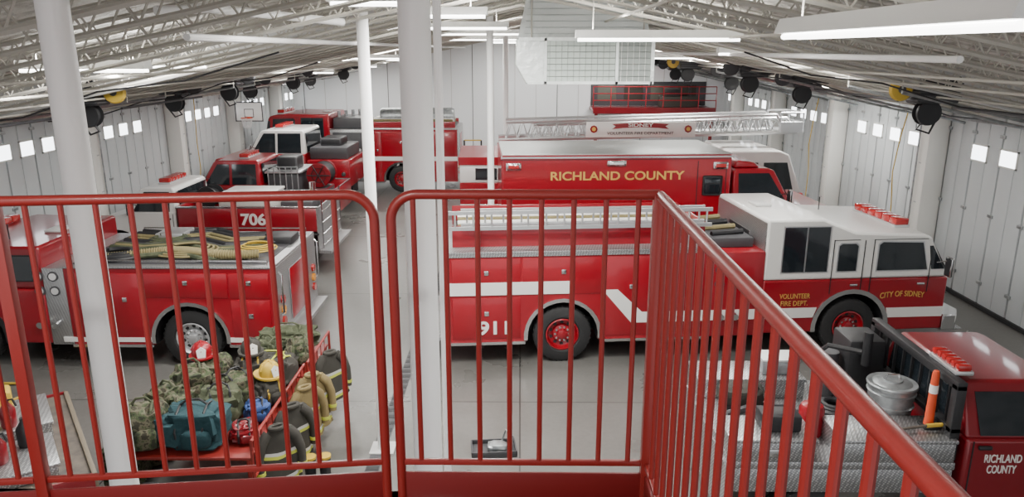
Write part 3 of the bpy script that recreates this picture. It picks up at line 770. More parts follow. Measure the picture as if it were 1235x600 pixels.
for (yy,h,x0,x1) in ((-.45,.46,-2.9,4.7),(.45,.46,-2.9,4.7),(-.36,.36,-2.2,5.0),(.36,.36,-2.2,5.0)):
    m.tube([(x0,yy,zl(x0)),(x1,yy,zl(x1))],.055,ALU,6); m.tube([(x0+.2,yy,zl(x0)+h),(x1-.3,yy,zl(x1)+h)],.038,ALU,6); m.tube([(x1-.3,yy,zl(x1)+h),(x1,yy,zl(x1))],.038,ALU,6)
    n=int((x1-x0-.5)/.3)
    for i in range(n):
        a=x0+.2+i*.3
        m.tube([(a,yy,zl(a)),(a+.15,yy,zl(a)+h),(a+.3,yy,zl(a))],.022,ALU,5)
x=-2.7
while x<4.8: m.cyl((x,-.42,zl(x)),(x,.42,zl(x)),.022,ALU,6); x+=.33
m.obj('lattice_ladder',e,label='silver aerial lattice ladder')
m=MB(); m.box(4.5,5.1,-.5,.5,3.1,3.15,ALU)
for (a,b) in ((4.5,-.5),(5.1,-.5),(4.5,.5),(5.1,.5)): m.cyl((a,b,3.1),(a,b,3.6),.025,ALU,8)
for z in (3.35,3.6): m.tube([(4.5,-.5,z),(5.1,-.5,z),(5.1,.5,z),(4.5,.5,z)],.025,ALU,8)
m.box(4.5,5.1,-.52,-.5,3.15,3.35,ALU); m.obj('platform_basket',e)
m=MB(); m.box(-.62,2.25,-.58,-.55,2.98,3.38,WHITE,.01); b=m.obj('name_board',e,label='white board with red ribbon and lettering')
m=MB(); m.poly([(.05,-.585,3.20),(.35,-.585,3.23),(.8,-.585,3.25),(1.25,-.585,3.23),(1.55,-.585,3.20),(1.45,-.585,3.27),(1.55,-.585,3.33),(1.2,-.585,3.35),(.8,-.585,3.37),(.4,-.585,3.35),(.05,-.585,3.33),(.15,-.585,3.27)],(0,-.01,0),RED)
m.obj('ribbon_emblem',b,label='red ribbon scroll')
for x in (-.42,2.05):
    m=MB(); m.lathe([(0,.0),(.10,.0),(.10,.02),(0,.02)],(x,-.58,3.2),'y',RED,8,-1); m.lathe([(0,.0),(.055,.0),(.055,.03),(0,.03)],(x,-.58,3.2),'y',GOLD,8,-1)
    m.obj('badge_emblem',b,label='red badge emblem')
text('SIDNEY',.13,b,(.8,-.60,3.30),FN,WHITE,.66,off=.003)
text('VOLUNTEER FIRE DEPARTMENT',.10,b,(.8,-.586,3.09),FN,BLACK,1.75)

# 706 brush truck (faces left)
e=thing('brush_truck','red and white brush truck with stake side bed','brush truck',(-6.2,18.4,0),pi)
conv_cab(e,2.05,3.2,4.05,.5,1.42,2.02,1.05,WHITE,WHITE,3.5,.45,ALU)
sidepoly(e,'door_band',[(2.08,.55),(2.95,.55),(3.0,.90),(2.08,1.0)],1.05,RED,t=.014,label='red lower door band')
w=1.1
m=MB(); m.box(-1.35,2.0,-w,w,.92,1.0,DARK)
for s in (-1,1): m.box(-1.35,2.0,*sorted((s*w,s*(w-.04))),.92,1.56,RED,.012)
m.box(1.96,2.0,-w,w,1,1.6,RED,.01); m.obj('bed_body',e,bevel=.01)
for s in (-1,1):
    m=MB(); m.box(-1.38,2.02,*sorted((s*(w+.02),s*(w-.06))),1.55,1.60,CHROME,.01); m.obj('bed_trim',e,label='chrome bed edge trim')
    m=MB(); m.box(-1.38,2.02,*sorted((s*w,s*(w+.02))),.90,.95,CHROME); m.obj('bed_trim',e,label='chrome bed edge trim')
m=MB(); m.box(-1.37,-1.34,-w,w,.5,1.56,TREAD)
for k in range(4): m.tube([(-1.42,-.9,.6+k*.28),(-1.42,.9,.6+k*.28)],.015,CHROME,6)
for yy in(-.9,.9): m.tube([(-1.42,yy,.4),(-1.42,yy,1.75)],.02,CHROME,6)
m.box(-1.65,-1.35,-w,w,.45,.52,TREAD); m.obj('tailgate',e,label='silver tailgate with steps')
both('706',.38,e,.17,1.11,1.27,WHITE,.60,off=.012)
m=MB(); m.box(-.1,1.2,-.6,.6,1.0,1.75,WATER,.08); t=m.obj('water_tank',e,label='pale poly water tank')
m=MB(); m.box(-.1,1.2,-.62,.62,1.73,1.8,WHITE,.02); m.obj('tank_lid',t)
m=MB(); m.box(-1.1,-.3,-.5,.5,1.0,1.6,DARK,.04); m.cyl((-.9,-.3,1.5),(-.9,-.3,1.95),.08,CHROME); m.obj('pump_unit',e,label='black pump')
m=MB(); coil(m,(-.7,0,1.63),.35,HOSEY,.03,3); m.obj('hose_coil',e)
m=MB(); m.lathe([(0,-.25),(.26,-.25),(.27,-.21),(.17,-.2),(.17,.2),(.27,.21),(.26,.25),(0,.25)],(1.6,0,1.65),'y',BLACK,22); m.obj('hose_reel',e)
m=MB(); m.box(-1.3,2.8,-.4,.4,.45,.6,BLACK); m.obj('chassis_frame',e)
for s in (-1,1): wheel(e,-.4,s*(w-.2),.45,.28,s,ALU)
lightbar(e,2.5,2.02,.5)

# red pickup with skid unit (faces left)
e=thing('pickup_truck','red crew cab pickup carrying black pump skid and hose reel','pickup truck',(-7.0,21.9,0),pi)
conv_cab(e,.4,2.1,3.1,.5,1.45,2.15,1.0,RED,RED,2.55,.42,CHROME,crew=True)
m=MB(); m.box(-1.7,.35,-1.0,1.0,.7,.8,DARK)
for s in (-1,1): m.box(-1.7,.35,*sorted((s*1.0,s*.94)),.7,1.35,RED,.03)
m.box(-1.72,-1.66,-1,1,.6,1.35,RED,.02); m.obj('bed_body',e)
m=MB(); m.box(-.6,.3,-.7,.7,.8,1.75,DARK,.05); m.box(-.5,.1,-.3,.4,1.8,2.2,BLACK,.05); m.box(-.7,.35,-.75,.75,1.76,1.82,ALU,.01)
for k in range(6): m.cyl((-.6+.17*k,.74,1.1),(-.6+.17*k,.74,1.95),.018,GALV,8)
m.tube([(-.6,.74,1.95),(.27,.74,1.95)],.018,GALV,8); m.obj('pump_skid',e,label='black pump skid with silver frame')
m=MB(); m.cyl((-1.1,-.35,1.65),(-1.1,.35,1.65),.2,RED2,20)
for yy in (.36,-.39): m.lathe([(.22,0),(.34,0),(.36,.015),(.34,.03),(.22,.03)],(-1.1,yy,1.65),'y',RED2,24)
for k in range(6):
    a=k*pi/3; m.cyl((-1.1,.40,1.65),(-1.1+.34*math.cos(a),.40,1.65+.34*math.sin(a)),.015,BLACK,6)
for k in range(7): m.lathe([(.2,-.04),(.3,-.04),(.33,0),(.3,.04),(.2,.04)],(-1.1,-.3+.1*k,1.65),'y',BLACK,20)
m.box(-1.35,-.85,-.45,.45,.8,1.27,DARK,.03); m.obj('hose_reel',e,label='red hose reel wound with black hose')
for s in (-1,1): wheel(e,-.9,s*.84,.42,.25,s,CHROME)
lightbar(e,1.0,2.15,.5)

# white/red truck (faces left)
e=thing('pumper_truck','white and red truck with high white crew cab and pump','fire truck',(-7.2,25.4,0),pi)
conv_cab(e,-.15,1.7,2.9,.6,1.9,2.66,1.15,RED,WHITE,2.25,.5,ALU,crew=True)
m=MB(); m.box(-1.6,-.2,-1.15,1.15,.8,1.7,RED,.04); m.obj('rear_body',e,label='red rear body')
m=MB(); m.box(-1.5,-.25,-.95,.95,1.7,2.1,DARK,.06); m.box(-1.2,-.5,-.5,.5,2.1,2.35,BLACK,.05); m.obj('pump_unit',e,label='black pump unit')
for k in range(4):
    m=MB(); m.cyl((-1.4+.3*k,1.0,1.3),(-1.4+.3*k,1.22,1.25),.07,CHROME,12); m.obj('outlet',e)
sidepoly(e,'stripe',[(-.1,1.5),(1.6,1.5),(1.6,1.86),(-.1,1.86)],1.15,WHITE,t=.02,label='white door band')
m=MB(); m.box(-1.5,2.5,-.4,.4,.45,.8,BLACK); m.obj('chassis_frame',e)
lightbar(e,.8,2.66,.6)
for s in (-1,1): wheel(e,-.8,s*1.0,.5,.3,s,ALU)

# County pickup (near, faces right)
e=thing('utility_pickup','red county pickup with diamond plate flatbed and black rack','pickup truck',(3.46,7.68,0),0)
w=.97
conv_cab(e,.98,2.3,3.6,.5,1.46,1.97,w,RED2,RED2,3.0,.43,ALU,k=.55,hz=.10)
m=MB(); m.box(-1.35,.9,-w,w,1.12,1.2,TREAD,.008); m.obj('flatbed',e,label='diamond plate flatbed deck')
m=MB(); m.box(-1.35,2.8,-.4,.4,.5,1.12,BLACK); m.obj('chassis_frame',e)
for (x0,x1,y0,y1) in ((-1.35,-.5,-w,-w+.5),(-.25,.88,-w,-w+.52),(-1.35,-.1,.45,w)):
    m=MB(); m.box(x0,x1,y0,y1,1.2,1.41,TREAD,.012); b=m.obj('tool_box',e,label='diamond plate tool box')
    m=MB(); m.box(x0-.015,x1+.015,y0-.015,y1+.015,1.41,1.45,TREAD,.01); m.obj('tool_box_lid',b)
    m=MB(); m.box((x0+x1)/2-.05,(x0+x1)/2+.05,y0-.03,y0,1.27,1.35,CHROME,.008); m.obj('tool_box_latch',b)
for s in (-1,1):
    m=MB(); m.box(-1.35,.88,*sorted((s*w,s*(w-.03))),.86,1.12,TREAD,.005); m.obj('bed_skirt',e,label='diamond plate skirt')
m=MB(); m.box(-1.37,-1.34,-w,w,.45,1.12,TREAD); m.obj('rear_panel',e,label='diamond plate rear panel')
m=MB()
for yy in (-.88,.88): m.box(.82,.92,yy-.05,yy+.05,1.2,2.02,BLACK,.01)
m.box(.82,.92,-.93,.93,1.96,2.05,BLACK,.01); m.box(.82,.92,-.93,.93,1.5,1.56,BLACK,.01)
for k in range(9): m.box(.85,.88,-.75+k*.187-.01,-.75+k*.187+.01,1.52,1.98,BLACK)
m.tube([(.82,.88,1.85),(.5,.88,1.8),(.3,.88,1.2)],.03,BLACK,8)
m.obj('headache_rack',e,label='black steel rack behind cab')
lightbar(e,.98,2.05,.26,y=-.50,l=.18,h=.07)
m=MB(); m.box(.35,.78,.4,.9,1.2,1.95,BLACK,.04); m.cyl((.5,.3,1.7),(.5,.3,2.1),.05,BLACK); m.cyl((.2,.6,1.2),(.2,.6,1.75),.12,DARK); m.tube([(.1,.6,1.75),(.1,.4,1.9),(.4,.2,1.9)],.03,BLACK,8); m.obj('engine_pump',e,label='black motor pump behind cab')
for s in (-1,1): wheel(e,-.5,s*.82,.43,.26,s,ALU)
both('RICHLAND',.125,e,1.36,w+.004,1.25,WHITE,.37,off=.001)
both('COUNTY',.125,e,1.36,w+.004,1.13,WHITE,.29,off=.001)
# cargo on the flatbed
e=thing('metal_bucket','galvanised metal pail with lid on the flatbed','bucket',(4.02,7.46,1.2))
m=MB(); m.lathe([(0,0),(.20,0),(.205,.02),(.22,.24),(.223,.25),(.235,.50),(.245,.51)],(0,0,0),'z',GALV,28)
for z in (.14,.3,.44): m.lathe([(.208+z*.05,z-.01),(.228+z*.05,z),(.21+z*.05,z+.01)],(0,0,0),'z',GALV,28)
m.obj('pail',e)
m=MB(); m.lathe([(.25,.49),(.258,.52),(.25,.535),(.2,.53),(.18,.545),(.1,.555),(.1,.57),(0,.57)],(0,0,0),'z',GALV,28); m.tube([(-.08,0,.56),(-.06,0,.62),(.06,0,.62),(.08,0,.56)],.01,CHROME,6); m.obj('pail_lid',e)
e=thing('traffic_cone','slim orange traffic marker with white band on tool box','traffic cone',(4.20,7.0,1.45))
m=MB(); m.lathe([(.050,.03),(.045,.10),(.036,.58),(.026,.62),(0,.63)],(0,0,0),'z',ORANGE,20); m.lathe([(.042,.38),(.0435,.38),(.0415,.47),(.040,.47)],(0,0,0),'z',WHITE,20); m.obj('cone_body',e)
m=MB(); m.box(-.08,.08,-.08,.08,0,.03,BLACK,.01); m.obj('cone_base',e)
m=MB(); m.lathe([(0,0),(.12,0),(.13,.03),(.13,.3),(.11,.34),(.04,.36),(.04,.40),(0,.40)],(0,0,0),'z',RED,22); m.obj('fuel_can',label='red round fuel can on the flatbed',cat='fuel can',loc=(3.12,7.3,1.2))
m=MB(); m.box(-.22,.22,-.16,.16,0,.16,GALV,.02); m.box(-.23,.23,-.17,.17,.16,.19,FIXT,.01); m.obj('storage_bin',label='pale storage bin on far tool box',cat='bin',loc=(3.1,8.4,1.45))
m=MB(); m.tube([(0,0,0),(.25,.02,.02),(.5,.05,.04)],.015,WOOD,8); m.tube([(.5,.05,.04),(.66,.06,.05)],.022,YEL,8); m.obj('axe_handle',label='wooden tool handle lying on tool box',cat='tool',loc=(3.62,6.84,1.475))
m=MB(); coil(m,(0,0,.04),.20,BLACK,.035,3); coil(m,(0,0,.13),.18,BLACK,.035,3); m.obj('hose_coil',label='coiled black hose on flatbed',cat='hose',loc=(3.5,7.6,1.2))
m=MB(); m.tube([(-.4,0,.06),(-.1,.1,.1),(.2,-.05,.08),(.45,.05,.06)],.045,DARK,8); m.tube([(-.4,.2,.05),(0,.25,.06),(.4,.15,.05)],.04,BLACK,8); m.obj('hose_bundle',label='dark hose bundle lying on flatbed',cat='hose',loc=(2.7,7.6,1.2))
m=MB(); m.blob((0,0,.14),(.5,.34,.28),CWIN,.6,.1,6,4); m.obj('tarp_bundle',label='dark folded tarp bundle on flatbed',cat='tarp',loc=(2.55,7.92,1.21))
m=MB(); m.box(-.2,.2,-.14,.14,0,.18,BLACK,.03); m.tube([(-.08,0,.17),(-.08,0,.24),(.08,0,.24),(.08,0,.17)],.012,DARK,6); m.obj('equipment_case',label='black equipment case on near tool box',cat='case',loc=(2.65,6.98,1.45))

# flatbed trailer lower left
ang=math.atan2(1.4,1.86)
e=thing('flatbed_trailer','flatbed trailer with dark wood deck and pale edge','trailer',(-4.35,6.72,0),ang)
m=MB(); m.box(-3.2,0,0,2.3,.88,1.0,WOOD,.005); m.obj('deck',e)
EDGE=mat('worn_edge',(.17,.14,.10),.6)
m=MB(); m.box(-.02,.03,-.02,2.32,.85,1.03,EDGE,.008); m.obj('edge_rail',e,label='worn tan edge rail')
for a,b in ((-.03,0),(2.3,2.33)):
    m=MB(); m.box(-3.2,0,a,b,.85,1.03,RED2,.008); m.obj('edge_rail',e,label='red side rail')
for s,yy in ((-1,.25),(1,2.05)): wheel(e,-1.3,yy,.38,.24,s,WHITE)
m=MB(); m.box(-3.1,-.1,.3,.4,.7,.88,BLACK); m.box(-3.1,-.1,1.9,2.0,.7,.88,BLACK); m.cyl((-1.3,.2,.4),(-1.3,2.1,.4),.05,BLACK); m.box(-1.45,-1.15,.5,.6,.4,.75,BLACK); m.obj('chassis_frame',e)
R=Matrix.Rotation(ang,4,'Z'); TP=lambda x,y,z: tuple(Vector((-4.35,6.72,0))+(R@Vector((x,y,z))))
for (x,y,hx,hy,h) in ((-.62,1.55,.38,.42,.16),(-.6,.55,.32,.38,.12)):
    e=thing('tool_box','diamond plate tool chest on trailer','tool box',TP(x,y,1.0),ang,'tool chests on trailer')
    m=MB(); m.box(-hx,hx,-hy,hy,0,h,TREAD,.02); m.obj('chest_body',e)
    m=MB(); m.box(-hx-.02,hx+.02,-hy-.02,hy+.02,h,h+.04,TREAD,.01); m.obj('chest_lid',e)
m=MB(); m.box(-.2,.2,-.15,.15,0,.26,YEL,.04); m.tube([(-.1,0,.25),(-.1,0,.34),(.1,0,.34),(.1,0,.25)],.015,BLACK,6); m.obj('equipment_case',label='yellow equipment case on tool chest',cat='case',loc=TP(-.75,1.75,1.20),rz=ang)
for k,(x,y) in enumerate(((-.62,1.25),(-.5,.75),(-.75,.5))):
    m=MB(); m.lathe([(0,0),(.07,0),(.08,.03),(.08,.2),(.05,.25),(.03,.28),(.03,.32),(0,.32)],(0,0,0),'z',RED2 if k!=1 else BLACK,18); m.tube([(0,0,.31),(.08,0,.33),(.11,0,.25)],.012,BLACK,6)
    m.obj('fire_extinguisher',label='small fire extinguisher standing on tool chest',cat='fire extinguisher',group='extinguishers on trailer',loc=TP(x,y,1.20 if k==0 else 1.16))
bx=MB(); bx.box(-.25,.25,-.2,.2,0,.4,BLACK,.03); bx.obj('equipment_case',label='black equipment case on trailer deck',cat='case',loc=TP(-1.7,1.5,1.0),rz=ang+.2)
m=MB(); m.tube([(-9.2,11.2,.03),(-8.6,10.9,.03),(-8.0,10.9,.03),(-7.6,10.6,.03),(-7.8,10.2,.03),(-8.6,10.0,.03),(-9.4,9.9,.03)],.022,YEL,8); m.obj('air_hose',label='yellow hose lying on concrete floor',cat='hose')

# ------------------------------------------------------------ gear table
def gtable(loc,sx,sy,lab):
    e=thing('gear_table',lab,'table',loc,group='gear tables')
    m=MB(); m.box(-sx/2,sx/2,-sy/2,sy/2,.76,.80,RAIL,.008); m.obj('table_top',e)
    for x in (-sx/2+.04,sx/2-.04):
        for y in (-sy/2+.04,sy/2-.04):
            m=MB(); m.cyl((x,y,0),(x,y,.78),.025,RAIL,10); m.obj('leg',e)
    m=MB()
    x=sx/2+.02
    m.tube([(x,-sy/2,.3),(x,-sy/2,1.0),(x,sy/2,1.0),(x,sy/2,.3)],.02,RAIL,10)
    m.tube([(x,-sy/2,.55),(x,sy/2,.55)],.016,RAIL,8); m.tube([(x,-sy/2,.35),(x,sy/2,.35)],.016,RAIL,8)
    for k in range(int(sy/.2)): m.cyl((x,-sy/2+.12+k*.2,.35),(x,-sy/2+.12+k*.2,1.0),.008,RAIL,6)
    m.obj('side_frame',e,label='red tubular hanging frame')
gtable((-3.75,8.45,0),1.5,2.1,'red tubular steel gear table with hanging frame')
gtable((-3.45,10.15,0),.95,1.2,'small red tubular steel gear table')
def bag(nm,lab,loc,size,mt,rz=0,seed=1,strap=BLACK,cat='bag',pw=.6):
    e=thing(nm,lab,cat,loc,rz)
    sx,sy,sz=size
    m=MB(); m.blob((0,0,sz/2),size,mt,pw,.11,6,seed,28,16); m.obj('bag_body',e)
    m=MB(); m.blob((sx*.1,-sy*.46,sz*.38),(sx*.5,sy*.3,sz*.5),mt,.55,.05,6,seed+3,16,10); m.obj('side_pocket',e)
    m=MB(); m.blob((-sx*.48,0,sz*.4),(sx*.25,sy*.5,sz*.45),mt,.55,.05,6,seed+5,14,8); m.obj('side_pocket',e)
    for xx in (-sx*.22,sx*.22):
        m=MB(); m.tube([(xx,-sy*.46,sz*.15),(xx,-sy*.53,sz*.6),(xx,-sy*.3,sz*.98),(xx,0,sz*1.06),(xx,sy*.3,sz*.98),(xx,sy*.5,sz*.5)],.014,strap,6); m.obj('strap',e)
    m=MB(); m.tube([(-sx*.22,0,sz*1.06),(-sx*.1,0,sz*1.2),(sx*.1,0,sz*1.2),(sx*.22,0,sz*1.06)],.014,strap,6); m.obj('handle',e)
    return e
bag('backpack','large camouflage backpack standing on gear table',(-4.28,7.65,.8),(.5,.46,.5),CAMO,.3,1,OLIVE)
bag('backpack','camouflage backpack leaning among gear bags',(-4.25,8.2,.8),(.5,.42,.46),CAMO,-.4,2,OLIVE)
bag('backpack','camouflage pack between green bags',(-4.2,8.75,.8),(.46,.42,.5),CAMO,.5,21,OLIVE)
bag('backpack','camouflage pack beneath red helmet',(-4.15,9.25,.8),(.5,.42,.42),CAMO,.2,4,OLIVE)
bag('gear_bag','teal gear bag with handles on table',(-3.72,7.72,.8),(.68,.5,.46),TEAL,.1,3,BLACK,pw=.45)
bag('gear_bag','olive gear bag beside teal bag',(-3.65,8.25,.8),(.5,.42,.42),OLIVE,.5,6,BLACK)
bag('backpack','camouflage pack lying on gear table',(-3.65,8.75,.8),(.5,.42,.4),CAMO,.9,22,BLACK)
bag('gear_bag','black and yellow equipment bag',(-3.6,9.25,.8),(.44,.38,.46),CWIN,.2,7,YEL)
bag('gear_bag','black gear bag with yellow straps',(-3.2,8.75,.8),(.34,.36,.34),CWIN,.6,27,YEL)
bag('gear_bag','black gear bag with yellow straps',(-3.22,9.28,.8),(.32,.34,.4),CWIN,-.3,28,HIVIS)
bag('duffel_bag','olive green duffel bag on small table',(-3.5,10.5,.8),(.85,.34,.36),OLIVE,.15,8,OLIVE)
bag('duffel_bag','olive green duffel bag with straps',(-3.68,10.08,.8),(.5,.34,.34),OLIVE,-.25,9,OLIVE)
bag('duffel_bag','camouflage duffel bag stuffed full',(-3.2,10.05,.8),(.36,.42,.36),CAMO,.3,12,OLIVE)
bag('gear_bag','dark folded turnout gear bundle',(-3.5,9.72,.8),(.7,.28,.26),CWIN,.05,31,HIVIS)
bag('gear_bag','small blue stuff bag',(-3.22,8.3,.8),(.28,.28,.24),BLUE,.3,13,BLACK)
bag('gear_bag','small red gear bag on table edge',(-3.2,7.8,.8),(.28,.3,.22),RED2,.3,14,BLACK)
bag('backpack','camouflage pack standing on floor against table',(-4.78,8.05,0),(.44,.5,.75),CAMO,.2,15,OLIVE)
bag('backpack','camouflage pack standing on floor against table',(-4.76,8.65,0),(.40,.46,.7),CAMO,-.2,17,OLIVE)
bag('gear_bag','olive gear bag on floor before table',(-4.0,7.1,0),(.7,.45,.55),OLIVE,.1,18,BLACK)
bag('gear_bag','black gear bag on floor before table',(-3.3,7.12,0),(.5,.4,.5),CWIN,.3,19,YEL)
def helmet(loc,mt,lab,rz=0):
    e=thing('fire_helmet',lab,'helmet',loc,rz)
    m=MB(); m.lathe([(.125,0),(.13,.03),(.125,.08),(.10,.14),(.05,.175),(0,.185)],(0,0,.02),'z',mt,24)
    m.tube([(-.13,0,.1),(-.07,0,.185),(0,0,.215),(.07,0,.185),(.13,0,.1)],.014,mt,8); m.tube([(0,-.13,.1),(0,-.07,.185),(0,0,.215),(0,.07,.185),(0,.13,.1)],.012,mt,8); m.obj('shell',e)
    m=MB(); m.prism([( .19*math.cos(a)-(.06 if math.cos(a)<0 else 0)*abs(math.cos(a)),.165*math.sin(a)) for a in [2*pi*i/28 for i in range(28)]],.0,.025,mt,axis='z'); m.obj('brim',e)
    m=MB(); m.poly([(.14,-.05,.03),(.14,.05,.03),(.12,.06,.13),(.11,0,.17),(.12,-.06,.13)],(.012,0,0),WHITE); m.obj('front_shield',e)
helmet((-4.25,9.22,1.24),RED,'red fire helmet resting on camouflage pack',-1.2)
helmet((-3.6,9.25,1.28),CWIN,'black fire helmet on black bag',-1.0)
helmet((-3.2,8.76,1.17),YEL,'yellow fire helmet on black bag',-.6)
def coat(loc,mt,lab,rz=0,L=.75,sc=.85):
    e=thing('turnout_coat',lab,'coat',loc,rz); e.scale=(sc,sc,1)
    m=MB(); n=19; N=32; vs=[]
    for i in range(n):
        t=i/(n-1); wv=(.15+.12*min(1,t*4)**.7)+.05*t; dp=.05+.05*t
        r=[]
        for j in range(N):
            a=2*pi*j/N
            fold=math.sin(a*7+2*t)*.018*(.3+t)+noise.noise(Vector((math.cos(a)*2,math.sin(a)*2,t*4+loc[1])))*.045
            sx=math.copysign(abs(math.cos(a))**.8,math.cos(a))
            r.append(m.bm.verts.new((wv*sx+fold*.6+.04*math.sin(t*3+loc[1]),(dp+fold)*math.sin(a)+fold*.5,-L*t*(1+.04*math.sin(a*3)))))
        vs.append(r)
    for i in range(n-1):
        k=m.mi(SILV if i in(7,15) else HIVIS if i in (8,16) else mt)
        for j in range(N):
            f=m.bm.faces.new((vs[i][j],vs[i][(j+1)%N],vs[i+1][(j+1)%N],vs[i+1][j])); f.material_index=k
    k=m.mi(mt)
    for r in (vs[0],vs[-1]):
        f=m.bm.faces.new(r); f.material_index=k
    m.obj('coat_body',e)
    for s in (-1,1):
        m=MB(); m.tube([(s*.13,0,-.05),(s*.23,-.03,-.14),(s*.285,-.05,-.3),(s*.29,-.06,-.42),(s*.28,-.07,-.56)],[.07,.075,.065,.06,.062],mt,12); o=m.obj('sleeve',e)
        m=MB(); m.tube([(s*.286,-.065,-.47),(s*.284,-.067,-.51)],.068,HIVIS,12); m.obj('cuff_band',o)
    m=MB(); m.tube([(.1*math.cos(a),.06*math.sin(a),.01) for a in [2*pi*i/14 for i in range(14)]],.028,mt,8,closed=True); m.obj('collar',e)
coat((-2.78,9.15,1.0),TAN,'tan turnout coat with yellow reflective bands',.7)
coat((-2.76,8.75,1.0),TAN,'tan turnout coat with yellow reflective bands',.9,.7)
coat((-2.74,9.95,.98),CWIN,'black turnout coat with yellow bands',.8,.7)
coat((-2.78,8.25,1.0),CWIN,'black turnout coat with yellow reflective bands',.8,.7)
coat((-2.80,7.75,.98),CWIN,'black turnout coat with yellow reflective bands',.6,.7)
def boots(loc,lab):
    e=thing('rubber_boots',lab,'boots',loc,random.random())
    for s in (-1,1):
        m=MB(); m.tube([(s*.09,0,.06),(s*.09,0,.35)],[.065,.075],BLACK,14); m.blob((s*.09,-.07,.055),(.12,.3,.11),BLACK,.7,.01); m.tube([(s*.09,0,.33),(s*.09,0,.36)],.079,YEL,14); m.obj('boot',e)
boots((-2.75,7.3,0),'black rubber boots with yellow tops under frame'); boots((-2.5,8.2,0),'black rubber boots beside gear table')

# tray on floor
e=thing('parts_tray','dark low tray holding grey parts','tray',(-.35,8.95,0),.1)
m=MB(); m.box(-.30,.30,-.18,.18,0,.03,DARK,.01)
for q in ((-.30,-.28,-.18,.18),(.28,.30,-.18,.18),(-.30,.30,-.18,-.16),(-.30,.30,.16,.18)): m.box(*q,.02,.09,DARK,.005)
m.obj('tray_body',e)
m=MB(); m.tube([(.22,-.12,.05),(.25,-.08,.26),(.17,.06,.28),(.1,.1,.05)],.012,GALV,8); m.obj('tray_handle',e)
m=MB(); m.blob((0,0,.05),(.26,.2,.1),GALV,.6,.08,6,3); m.obj('cloth_rag',label='pale grey rag bundled in tray',cat='rag',loc=(-.30,8.95,.03))

# dark grate strip added in place of a shadow line on the floor
m=MB(); m.box(-1.98,-1.80,5,34,.0,.006,DARK)
for k in range(145): m.box(-1.97,-1.81,5.05+k*.2,5.15+k*.2,.006,.010,BLACK)
m.obj('shadow_line_grate',label='made-up dark grate strip standing in for a floor shadow line',cat='floor shadow strip')

# ------------------------------------------------------------ HVAC
e=thing('heating_duct','foil wrapped duct box with wire mesh grille','duct',(.95,11,0))
m=MB()
m.prism([(-.88,4.72),(-1.04,5.0),(-1.02,5.36),(.95,5.36),(.95,4.78),(.9,4.72)],0.01,1.6,FOIL); m.obj('duct_box',e,bevel=.02)
m=MB(); m.prism([(-1.0,5.36),(.92,5.36),(.66,6.10),(-.85,6.02)],.10,1.45,HOOD)
for k in range(7): m.box(-.9+k*.01,.8-k*.03,.08,.10,5.42+k*.085,5.43+k*.085,WIRE)
m.obj('duct_transition',e,label='tapered grey metal duct hood')
m=MB()
for q in ((-.86,.93,4.72,4.76),(-.98,.93,5.32,5.37),(.9,.95,4.72,5.36),(-.62,-.58,4.72,5.36),(.40,.44,4.72,5.36)): m.box(q[0],q[1],-.03,-.005,q[2],q[3],FOIL)
m.box(-.60,.42,-.008,-.002,4.76,5.34,MESHM)
m.box(.42,.9,-.008,-.002,4.76,5.34,WIRE)
x=-.54
while x<.9: m.cyl((x,-.018,4.76),(x,-.018,5.33),.004,WIRE if x<.42 else POLE,4); x+=.085
z=4.83
while z<5.33: m.cyl((-.60,-.020,z),(.9,-.020,z),.004,WIRE,4); z+=.085
m.obj('mesh_grille',e,label='wire mesh grille')
for xx in (-.8,.8):
    for yy in (.08,1.5):
        m=MB(); m.cyl((xx,yy,5.36),(xx,yy,6.05),.012,STEEL,6); m.obj('hanger_rod',e)

# ------------------------------------------------------------ far mezzanine and hoop
e=thing('mezzanine_balcony','dark red steel balcony with railing on far wall','balcony',(6.0,35.0,0))
m=MB(); m.box(-2.75,2.75,-.9,.98,2.48,2.62,RED2,.01); m.box(-2.75,2.75,-.94,-.9,2.42,2.68,RED2)
for x in (-2.6,2.6): m.cyl((x,-.8,0),(x,-.8,2.5),.08,RED2,12)
m.obj('balcony_floor',e)
m=MB()
for z in (3.0,3.3,3.6): m.tube([(-2.75,-.9,z),(2.75,-.9,z)],.022,RED,8)
for k in range(8): m.cyl((-2.75+k*.785,-.9,2.6),(-2.75+k*.785,-.9,3.6),.022,RED,8)
m.obj('balcony_railing',e)
m=MB(); m.box(-2.7,2.7,.93,.97,2.65,3.75,DARK,.01)  # dark panel colour put in for the dim opening behind the railing
for k in range(4): m.box(-2.4+k*1.25,-1.5+k*1.25,.91,.93,2.9,3.6,CWIN if k%2 else mat('board_%d'%k,(.10,.11,.09),.6),.01)
m.obj('dark_opening_boards',e)
m=MB(); m.box(-.9,.9,-.3,.3,0,.5,CWIN,.05); m.box(-.7,0,-.3,.3,.5,.85,BLACK,.03); m.cyl((.5,0,.5),(.5,0,1.0),.06,BLACK); m.obj('generator',label='dark machine stored on the balcony',cat='generator',loc=(7.3,35.3,2.62))
e=thing('basketball_hoop','white basketball backboard with rim on wall bracket','basketball hoop',(-9.75,27.0,3.05))
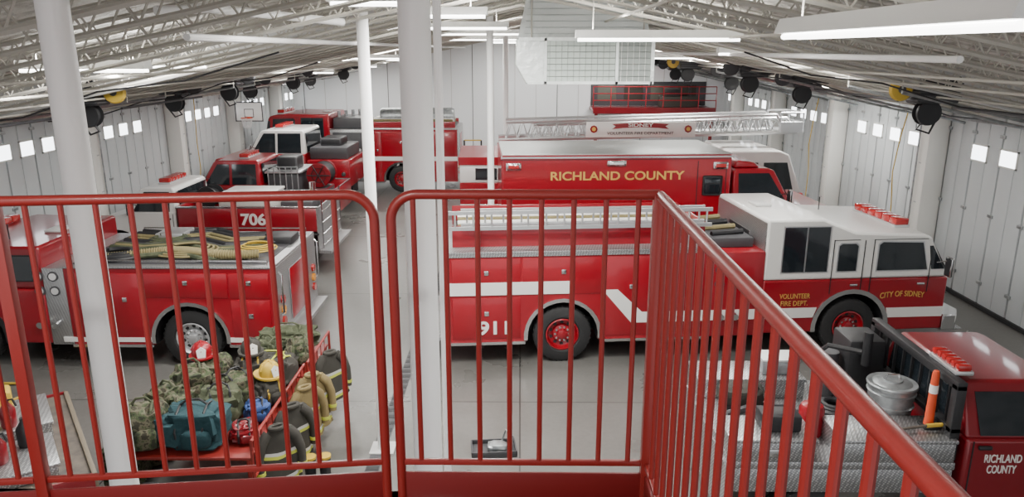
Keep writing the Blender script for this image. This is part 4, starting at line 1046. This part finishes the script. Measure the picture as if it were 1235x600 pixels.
m=MB(); m.box(-.5,.5,0,.04,-.35,.35,WHITE,.01); m.box(-.17,.17,-.006,0,-.2,.1,BLACK); m.box(-.145,.145,-.01,0,-.175,.075,WHITE); m.box(-.5,.5,-.004,0,.31,.35,DARK); m.box(-.5,.5,-.004,0,-.35,-.31,DARK); m.box(-.5,-.46,-.004,0,-.35,.35,DARK); m.box(.46,.5,-.004,0,-.35,.35,DARK); m.obj('backboard',e)
m=MB(); m.tube([(.2*math.cos(a),-.27+.2*math.sin(a),-.2) for a in [2*pi*i/20 for i in range(20)]],.012,ORANGE,6,closed=True); m.box(-.05,.05,-.08,0,-.22,-.18,ORANGE); m.obj('rim',e)
m=MB()
for i in range(12):
    a=2*pi*i/12; a2=a+pi/6; m.tube([(.2*math.cos(a),-.27+.2*math.sin(a),-.2),(.12*math.cos(a2),-.27+.12*math.sin(a2),-.55)],.006,NET,4); m.tube([(.2*math.cos(a2),-.27+.2*math.sin(a2),-.2),(.12*math.cos(a),-.27+.12*math.sin(a),-.55)],.006,NET,4)
m.obj('net',e)
m=MB(); m.tube([(0,.04,0),(-.3,.2,0),(-.5,.35,0)],.03,DARK,8); m.obj('wall_bracket',e)
e=thing('hand_truck','yellow and black tall equipment cart near far wall','cart',(-1.7,26.5,0))
m=MB()
for x in (-.3,.3): m.tube([(x,0,.2),(x,0,2.1)],.03,BLACK,8)
for z in (.5,1.1,1.7,2.1): m.tube([(-.3,0,z),(.3,0,z)],.025,YEL,8)
m.box(-.4,.4,-.3,.3,.2,.26,BLACK,.01); m.obj('cart_frame',e)
for s in (-1,1): wheel(e,0,s*.3,.2,.1,s,YEL)

# ------------------------------------------------------------ world, camera
W=bpy.data.worlds.new('World'); bpy.context.scene.world=W; W.use_nodes=True
W.node_tree.nodes['Background'].inputs['Color'].default_value=(.97,.98,1,1); W.node_tree.nodes['Background'].inputs['Strength'].default_value=1.15
cam=bpy.data.cameras.new('camera'); cam.lens=36*900/1235; cam.sensor_width=36; cam.clip_start=.05
co=bpy.data.objects.new('camera',cam); COL.objects.link(co); co.location=(0,0,5.2)
co.rotation_euler=(math.radians(90-14.93),0,math.radians(.67))
bpy.context.scene.camera=co
